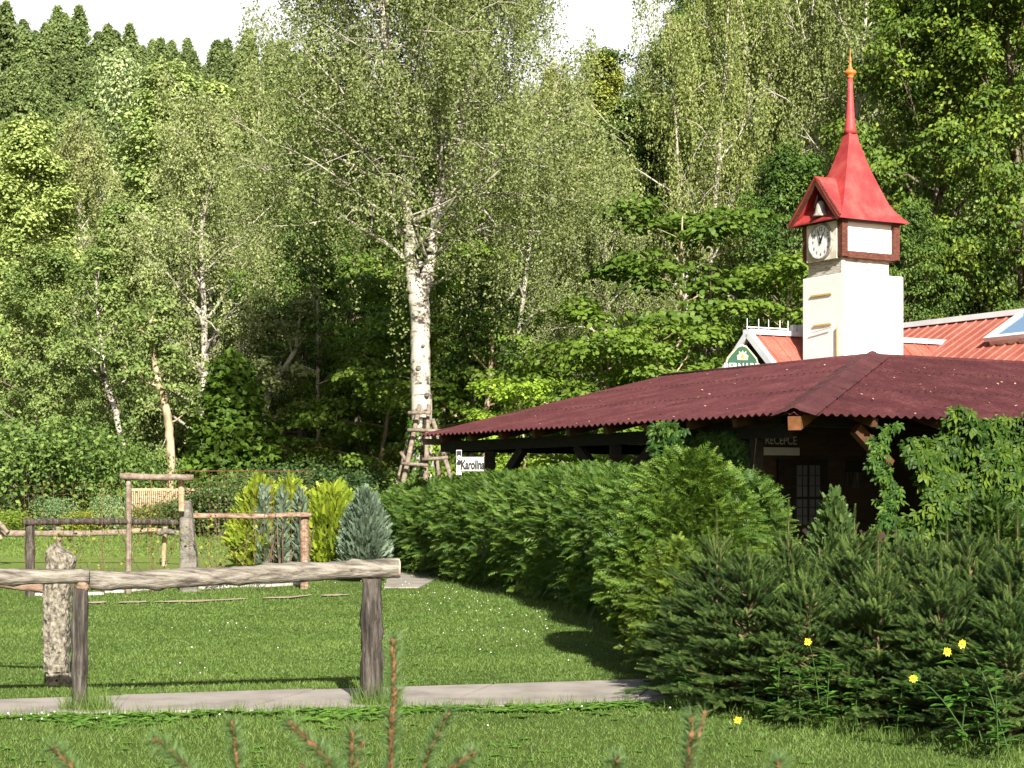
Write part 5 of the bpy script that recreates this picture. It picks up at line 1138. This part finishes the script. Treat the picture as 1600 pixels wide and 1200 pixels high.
near_shoot('thick reddish spruce shoot leaning left with side buds', [(450, 1127), (470, 1148), (500, 1175), (525, 1205), (545, 1250)], 2.3, .0055, side=((508, 1172, .85), (470, 1195, .95)))
near_shoot('pair of slim spruce shoots left of the tallest brown one', [(550, 1140), (550, 1165), (548, 1200), (547, 1250)], 2.5, .0045, side=((567, 1155, .8),))
near_shoot('dark spruce shoot leaning right just right of the tallest one', [(742, 1176), (722, 1190), (700, 1204), (680, 1240)], 2.3, .005)
near_shoot('pale thin spruce twig leaning right beside the tallest shoot', [(703, 1110), (690, 1135), (668, 1180), (655, 1230)], 2.7, .0028)
near_shoot('brown forked spruce shoot at the bottom right of centre', [(1080, 1118), (1080, 1145), (1076, 1190), (1074, 1240)], 2.4, .0045, side=((1102, 1110, .75),))
near_shoot('tiny brown bud at the bottom edge below the path end', [(963, 1186), (962, 1200), (961, 1240)], 2.4, .004)
near_shoot('dark brown bud at the bottom edge, rightmost of the near shoots', [(1217, 1188), (1216, 1205), (1215, 1240)], 2.3, .005)

# ------------------------------------------------------------------ Virginia creeper
def creeper_proto():
    V = []; F = []
    for k, (a, l) in enumerate(((0, 1.0), (48, .86), (-48, .86), (100, .58), (-100, .58))):
        a = math.radians(a); d = np.array([math.cos(a), math.sin(a), -.18]); s = np.array([-math.sin(a), math.cos(a), 0]); b = len(V)
        V += [d*.04, d*l*.5+s*.2*l+[0, 0, -.03], d*l*.78+s*.15*l+[0, 0, -.05], d*l+[0, 0, -.16*l], d*l*.78-s*.15*l+[0, 0, -.05], d*l*.5-s*.2*l+[0, 0, -.03], d*l*.6+[0, 0, .03]]
        F += [[b, b+6, b+1, b+1], [b+1, b+6, b+2, b+2], [b+2, b+6, b+3, b+3], [b, b+5, b+6, b+6], [b+5, b+4, b+6, b+6], [b+4, b+3, b+6, b+6]]
    return np.array(V), np.array(F)[:, :3]
CPV, CPF = creeper_proto()
def creeper(name, pos, out, size, label, seed, vines, col=(1, 1, 1, 1)):
    rgc = np.random.default_rng(seed); n = len(pos); nrm = out+rgc.standard_normal((n, 3))*.33; nrm /= np.linalg.norm(nrm, axis=1)[:, None]
    d = np.array([0, 0, -1.0])+rgc.standard_normal((n, 3))*.35; d -= (d*nrm).sum(1)[:, None]*nrm; d /= np.linalg.norm(d, axis=1)[:, None]
    base = pos.mean(0)*[1, 1, 0]; o = thing(name, base, label, 'creeper'); mb = MB(); scatter(mb, CPV, CPF, pos, d, np.cross(nrm, d), nrm, size*(.7+.6*rgc.random(n)), rg=rgc, tj=.1)
    lv = mb.build('leaves', M['ivy'], o); lv.color = col
    mb = MB()
    for v in vines: mb.tube(v, .008, 5)
    mb.build('vines', M['bark'], o); return o
rg = np.random.default_rng(31)
n = 6500; s = 1.75+rg.random(n)*7; zt = 2.66+.12*np.sin(s*3)+.22*np.exp(-((s-4.3)/.7)**2)+.1*np.sin(s*7+1); zt = np.where(s < 2.7, 2.40, zt); z = .3+(zt-.3)*rg.random(n)**.85
keep = (s > 2.0+.2*np.sin(z*5)+np.clip(2.0-z, 0, 1)*0) ; s, z = s[keep], z[keep]
lay = rg.random(len(s)); bulge = .20*np.sin(s*4+z*3)+.15*np.sin(s*9-z*5)
t = -.12-bulge*.6-.16*lay; overhang = np.clip((z-2.45)/.3, 0, 1); t = t-.12*overhang
pos = CN+R2*s[:, None]+L2*t[:, None]; pos[:, 2] = z
vines = [[VP(0, q, 0), VP(-.05, q+rg.normal()*.2, 1.2), VP(-.02, q+rg.normal()*.3, 2.45)] for q in np.arange(3, 11, .5)]
creeper('virginia_creeper', pos, np.tile(-L2*.9+np.array([0, 0, .35]), (len(pos), 1)), .155, 'thick glossy green creeper wall hanging from the eave at right', 201, vines, (.85, .78, .6, 1))
# strand at its left
zz = 2.6-1.5*rg.random(240); ss = 1.62+.12*np.sin(zz*5)+rg.normal(0, .07, 240)+.25*np.clip(zz-2.2, 0, 1)*rg.random(240)*2; pos = CN+R2*ss[:, None]+L2*(-.05+rg.normal(0, .06, 240))[:, None]; pos[:, 2] = zz
creeper('virginia_creeper', pos, np.tile(-L2*.9+np.array([0, 0, .3]), (len(pos), 1)), .12, 'loose hanging strand of creeper beside the dark entrance', 202, [[VP(-.02, 1.65, 2.6), VP(-.03, 1.55, 1.9), VP(-.03, 1.65, 1.0)]], (.9, .9, .9, 1))
# left creeper: bright strand on the eave, dark mass under the roof
n = 1500; tt = 1.0+2.5*rg.random(n); zb = 1.15+.42*(tt-1.0)*.35; z = zb+(2.55-zb)*rg.random(n); tt = np.maximum(tt, 1.0+.9*np.clip(z-1.5, 0, 1)+.15*rg.random(n)); s = .35+.25*rg.random(n); pos = CN+L2*tt[:, None]+R2*s[:, None]; pos[:, 2] = z
n2 = 300; t2_ = 3.05+.22*rg.standard_normal(n2)*.7; z2 = 1.6+1.1*rg.random(n2); p2_ = CN+L2*t2_[:, None]+R2*(-.08+.05*rg.standard_normal(n2))[:, None]; p2_[:, 2] = z2; pos = np.concatenate([pos, p2_])
creeper('virginia_creeper', pos, np.tile(-R2*.7-L2*.5+np.array([0, 0, .3]), (len(pos), 1)), .13, 'creeper hanging under the left eave in front of the dark interior', 203, [[VP(q, .3, 0), VP(q+.1, .3, 1.4), VP(q, .35, 2.4)] for q in (1.3, 2.2, 3.0)], (.85, .85, .85, 1))

# ------------------------------------------------------------------ border shrubs at the far left
L_sh = [('shrub1', 30, 48, 640, 1.2, 'big leafy shrub with pale flowers at the left edge below the alders', (1.15, 1.2, 1.1, 1), 2.6),
 ('shrub1', 120, 49.5, 650, .9, 'dense green shrub behind the round fence post at left', (1.0, 1.1, 1.0, 1), 2.6),
 ('shrub1', 205, 49.5, 690, .8, 'low green shrub left of the tan picket fence', (1.0, 1.1, .9, 1), 2.6),
 ('shrub2', 345, 45, 745, 1.1, 'rounded dark hedge shrub between tall stone and golden conifers', (.75, .8, .9, 1), 1.4),
 ('shrub2', 310, 46, 770, .9, 'low dark shrub touching the tall stone post', (.75, .8, .9, 1), 1.4),
 ('shrub2', 385, 47, 735, 1.0, 'dark shrub behind the leftmost golden conifer', (.8, .85, .8, 1), 1.4),
 ('shrub2', 455, 48, 720, 1.2, 'dark shrub behind the brown fence post', (.65, .75, .9, 1), 1.4),
 ('shrub2', 540, 48, 735, 1.2, 'dark low shrub behind the blue-grey cypress', (.6, .7, .9, 1), 1.4),
 ('shrub2', 620, 41, 762, 1.0, 'bright green shrub at the foot of the big birch poles', (1.2, 1.2, .9, 1), 1.4),
 ('shrub2', 690, 42, 745, .9, 'shrub with yellow flowers right of the birch poles', (1.2, 1.2, .9, 1), 1.4),
 ('shrub2', 85, 40, 775, .55, 'small blue-grey spiky shrub on the far lawn edge at left', (1.5, 1.6, 2.6, 1), 1.4),
 ('shrub2', 172, 40.5, 772, .5, 'small silvery shrub left of the pale tall frame', (1.7, 1.7, 2.8, 1), 1.4),
 ('shrub2', 10, 38.5, 795, .7, 'yellow-green low shrub at the left picture edge', (1.6, 1.5, .8, 1), 1.4),
 ('shrub2', 120, 40, 797, .6, 'low yellow flowering shrub between the two silvery ones', (2.2, 1.7, .7, 1), 1.4),
 ('shrub2', 155, 41.5, 790, .5, 'low golden shrub behind the middle rail', (2.4, 1.9, .7, 1), 1.4),
 ('shrub2', 235, 43, 785, .7, 'brownish green rose bush behind the wire mesh', (1.2, .95, .9, 1), 1.4),
 ('shrub2', 275, 44, 780, .8, 'dark green bush behind the tall stone post', (.9, .9, .9, 1), 1.4),
 ('shrub2', 55, 42, 780, .8, 'dark green bush behind the round fence post', (.8, .9, .9, 1), 1.4)]
for key, x, Y_, yt, wd_, lb, col, hh in L_sh:
    Y_ = Y_+6.5 if (Y_ < 45 and x < 200) else (45.8 if x in (235, 275) else Y_)
    h = CAMH+(770-yt)*Y_/FPX-float(gh((x-800)*Y_/FPX, Y_)); s_ = h/hh
    plant_shrub(key, 'garden_shrub', x, Y_, (s_*wd_ if wd_ > .85 else wd_, s_*wd_ if wd_ > .85 else wd_, s_), rng.random()*6, lb, col=col)
BLB = ('behind the blue-grey cypress', 'between cypress and birch poles', 'left of the birch poles', 'behind the birch poles', 'behind the Karolina board', 'seen under the left roof end', 'seen between the left veranda posts', 'seen right of the second veranda post', 'in the dark middle of the veranda')
for i, x in enumerate(np.arange(480, 1000, 62)):
    plant_shrub('shrub1', 'forest_shrub', x, 49+rng.random()*4, .62+.2*rng.random(), rng.random()*6, 'dark low bush at the wood edge '+BLB[i], group='low bushes at the wood edge', col=(.8, .85, .8, 1))
# climbing rose stems on the wire mesh
for x, lb in ((112, 'thin rose stems twining in the wire mesh right of the round post'), (165, 'tall thin rose stems in the wire mesh left of the pale frame'), (240, 'rose stems with yellowing leaves by the smooth stone post'), (332, 'tall wiry rose stems right of the smooth stone post'), (385, 'rose stems with a red hip in front of the golden conifer')):
    rgq = np.random.default_rng(x); c = P(x, 770, 28.2+x*.003)*[1, 1, 0]; o = thing('rose_bush', c, lb, 'rose'); wd = MB(); lf__ = MB(); pp = []
    for i in range(6):
        pl = poly_curve(c+[rgq.normal()*.15, 0, 0], np.array([rgq.normal()*.25, rgq.normal()*.05, 1]), 1.0+.6*rgq.random(), 7, rgq, .12, np.array([0, 0, 0])); wd.tube(pl, np.linspace(.007, .003, 8), 4, False); pp.append(pl[2:]+rgq.normal(0, .05, pl[2:].shape)); pp.append(pl[4:]+rgq.normal(0, .08, pl[4:].shape)); pp.append(pl[3:]+rgq.normal(0, .06, pl[3:].shape))
    pp = np.concatenate(pp); leaves(lf__, pp, np.tile([0, -.6, .5], (len(pp), 1)), .055, rgq, hexa=True)
    wd.build('stems', M['bark'], o); q = lf__.build('leaves', M['shrub'], o); q.color = (1.6, 1.3, .8, 1)

# ------------------------------------------------------------------ flowers and weeds in the spruce border
def flower_plant(label, base, tip, seed, nfl=1, flowers=None, ln=.13, dens=10):
    rgq = np.random.default_rng(seed); a = np.array(base, float); b_ = np.array(tip, float); t = np.linspace(0, 1, 8)[:, None]
    pl = a+(b_-a)*t; pl[:, 2] = a[2]+(b_[2]-a[2])*np.sin(t[:, 0]*1.45)/math.sin(1.45); o = thing('flowering_plant', a, label, 'plant'); MB().tube(pl, np.linspace(.005, .0025, 8), 5).build('stem', M['weed'], o)
    idx = rgq.random(dens)*.85+.08; pos = np.stack([np.interp(idx, t[:, 0], pl[:, c]) for c in range(3)], -1); az = rgq.random(dens)*6.28
    d = np.stack([np.cos(az), np.sin(az)*.6-.2, .35+0*az], -1); d /= np.linalg.norm(d, axis=1)[:, None]; v = np.cross([0, 0, 1.0], d); v /= np.linalg.norm(v, axis=1)[:, None]
    mb = MB(); V = HEXV*[1, .55, 1]; V[:, 2] -= V[:, 0]**2*.25; scatter(mb, V, HEXF, pos, d, v, np.cross(d, v), ln*(.7+.5*rgq.random(dens)), rg=rgq); q = mb.build('leaves', M['weed'], o); q.color = (.75, .9, .8, 1)
    if nfl:
        mb = MB(); c = b_; 
        for i in range(9):
            an = i*2*math.pi/9+rgq.random()*.3; d_ = np.array([math.cos(an), -.35, math.sin(an)]); pv = np.array([math.sin(an), 0, -math.cos(an)]); l = .03*(.8+.3*rgq.random())
            mb.add([c, c+d_*l*.5+pv*.008, c+d_*l, c+d_*l*.5-pv*.008], [[0, 1, 2, 3]])
        fl = mb.build('petals', M['yellow'], o); MB().lathe(c, [(.008, 0), (.008, .006), (.003, .01)], 8, [0, -1, .2]).build('flower_centre', M['brass'], fl)
for lb, b_, t_ in (('plant with one yellow flower in front of the low wide spruce', (1285, 1090, 12.0), (1262, 1003, 11.85)),
    ('leaning plant with a yellow flower in front of the right spruces', (1540, 1120, 10.9), (1480, 1018, 10.9)),
    ('tall plant with a small orange yellow flower near the right edge', (1580, 1130, 10.7), (1503, 1006, 10.8)),
    ('long arching plant with a yellow flower reaching left out of the right spruces', (1530, 1140, 10.8), (1427, 1060, 10.8)),
    ('single yellow flower low on the grass edge below the spruces', (1165, 1140, 12.1), (1153, 1125, 12.05))):
    A = P(*b_); A[2] = 0; flower_plant(lb, A, P(*t_), int(b_[0]), dens=14 if t_[0] != 1153 else 4, ln=.11 if t_[0] != 1153 else .04)
for i, (x, y, Y_) in enumerate(((1050, 1040, 13.5), (1215, 1060, 12.3), (1250, 1075, 12.1), (1335, 1085, 11.9), (1180, 1075, 12.6), (1290, 1050, 12.0), (1560, 1075, 10.6), (1500, 1100, 10.9), (1075, 1060, 13.2), (1400, 1090, 11.6))):
    A = P(x, y, Y_); flower_plant(('grey green leafy weed beside the end of the path', 'leafy green weed under the second spruce', 'leafy weed left of the middle yellow flower', 'weed at the foot of the middle spruces', 'small weed right of the path end', 'weed below the middle yellow flower', 'broad leaved weed in front of the right spruces', 'weed under the pair of right flowers', 'weed touching the corner of the path', 'low weed between middle and right spruces')[i], A*[1, 1, 0], A+[.05*math.sin(i*3), -.05, .12], 300+i, nfl=0, dens=22, ln=.10)

# ------------------------------------------------------------------ grass
rg = np.random.default_rng(91)
def on_path(x, y, e=.03): return (y > pathnear(x)-e-.03*np.sin(x*9)) & (y < pathfar(x)+e+.04*np.sin(x*7)) & (x < 2.9)
BL = np.array([[-.5, 0, 0], [.5, 0, 0], [.12, .0, 1.0], [0, 0, 0]])
def blades(mb, x, y, h, wq, lean=.5, tint=None):
    n = len(x); az = rg.random(n)*6.283; ca, sa = np.cos(az), np.sin(az); lx, ly = rg.normal(0, lean, n)*h, rg.normal(0, lean, n)*h
    p = np.stack([x, y, gh(x, y)], -1); s = np.stack([ca, sa, 0*ca], -1)*wq[:, None]*.5; tip = p+np.stack([lx, ly, h], -1)
    V = np.stack([p-s, p+s, tip], 1).reshape(-1, 3); mb.add(V, [np.arange(3*n).reshape(-1, 3)], rg.random(n) if tint is None else tint)
mb = MB()
n = 300000; Yg = 9.6+ (1-np.sqrt(rg.random(n)))*30; xg = (rg.random(n)-.5)*(Yg*.64+1.0); k = ~on_path(xg, Yg); xg, Yg = xg[k], Yg[k]
patch = .5+.5*np.sin(xg*1.3+np.sin(Yg*.9)*2)*np.sin(Yg*1.1+.5)
blades(mb, xg, Yg, (.014+.017*rg.random(len(xg)))*(.75+.5*patch), .0042*(Yg/10)*(1+.5*rg.random(len(xg))), .55, np.clip(.2+.45*rg.random(len(xg))+.2*patch, 0, 1))
m3 = 70000; Yg = 36+14*rg.random(m3); xg = -16.5+15.5*rg.random(m3); blades(mb, xg, Yg, .04+.03*rg.random(m3), .022*(1+.5*rg.random(m3)), .8, np.clip(.55+.45*rg.random(m3), 0, 1))
# tufts along path edge and at posts and stones
def tuft(cx_, cy_, r, m, h): 
    a = rg.random(m)*6.283; q = r*np.sqrt(rg.random(m)); blades(mb, cx_+np.cos(a)*q, cy_+np.sin(a)*q, h*(.4+.8*rg.random(m)), np.full(m, .006), .35)
for q in np.arange(-5.5, 2.6, .045): tuft(q+rg.normal()*.05, pathnear(q)-.06+rg.normal()*.03, .07, 16, .07+.03*rg.random())
for q in np.arange(-5.5, 2.6, .06): tuft(q, pathfar(q)+.05, .05, 9, .045)
for c_, h in ((p1, .17), (p2, .15), (c, .12), ([-.98, 13.5], .22), ([-3.05, 13.1], .2)): tuft(c_[0], c_[1], .16, 240, h)
for q in np.linspace(0, 1, 120): pt = (1-q)*G(1050, 1098)+q*G(1640, 1190); tuft(pt[0]+rg.normal()*.1, pt[1]+rg.normal()*.12, .12, 26, .10)
for q in np.linspace(0, 1, 120): 
    x = np.interp(q, kk2, hc[:, 0])-.85; y = np.interp(q, kk2, hc[:, 1])-.2; tuft(x, y, .25, 18, .09)
for q in np.linspace(0, 1, 160): pt = (1-q)*G(40, 925)+q*G(500, 912); tuft(pt[0], pt[1]+rg.normal()*.3, .2, 14, .12)
g = mb.build('grass', M['blade']); tag(g, 'short green lawn grass blades covering the lawn on both sides of the path', 'grass', kind='stuff')
# broad-leaved weeds in the lawn
mb = MB(); m_ = 520; xw = rg.random(m_)*8-5.2; yw = pathnear(xw)-.08-np.abs(rg.normal(0, .20, m_))*(.4+1.2*np.sin(xw*2.1+1)**2); k = (xw < 2.2) & (rg.random(m_) < .35+.65*np.sin(xw*1.7)**2); xw, yw = xw[k], yw[k]
m2 = 700; x2 = rg.random(m2)*8-4.5; y2 = 10+rg.random(m2)*18; k = ~on_path(x2, y2, .1); xw, yw = np.concatenate([xw, x2[k]]), np.concatenate([yw, y2[k]])
big = np.concatenate([np.ones(len(xw)-k.sum()), np.full(k.sum(), .45)])
for i in range(len(xw)):
    nl = 6; az = rg.random()*6.28+np.arange(nl)*1.05+rg.normal(0, .2, nl); e = .35+.3*rg.random(nl); d = np.stack([np.cos(az)*np.cos(e), np.sin(az)*np.cos(e), np.sin(e)], -1); v = np.stack([-np.sin(az), np.cos(az), 0*az], -1)
    V = HEXV*[1, .7, 1]; V[:, 2] -= .35*V[:, 0]**2; scatter(mb, V, HEXF, np.tile([xw[i], yw[i], .005], (nl, 1)), d, v, np.cross(d, v), (.075+.04*rg.random())*big[i]*np.ones(nl), rg=rg)
g = mb.build('lawn_weeds', M['weed']); g.color = (1.1, 1.1, 1, 1); tag(g, 'dandelion and plantain leaves growing in the lawn and along the path edge', 'weeds', kind='stuff')
# small white daisies
mb = MB(); q = rg.random(95); xd = np.interp(q, kk2, hc[:, 0])-1.35-np.abs(rg.normal(0, .7, 95)); yd = np.interp(q, kk2, hc[:, 1])-.6+rg.normal(0, .6, 95)
xd = np.concatenate([xd, rg.normal(-3.3, .5, 14), rg.random(40)*6-4]); yd = np.concatenate([yd, rg.normal(12.6, .25, 14), 11+rg.random(40)*12]); k = ~on_path(xd, yd, .1); xd, yd = xd[k], yd[k]
for i in range(len(xd)):
    r0 = .0045+.0035*rg.random(); mb.lathe([xd[i], yd[i], .045], [(r0, 0), (r0*.9, .004), (r0*.2, .006)], 7, [0, -.5, 1])
g = mb.build('daisies', M['petal']); tag(g, 'tiny white daisies scattered in the lawn, most along the thuja hedge', 'flowers', kind='stuff')
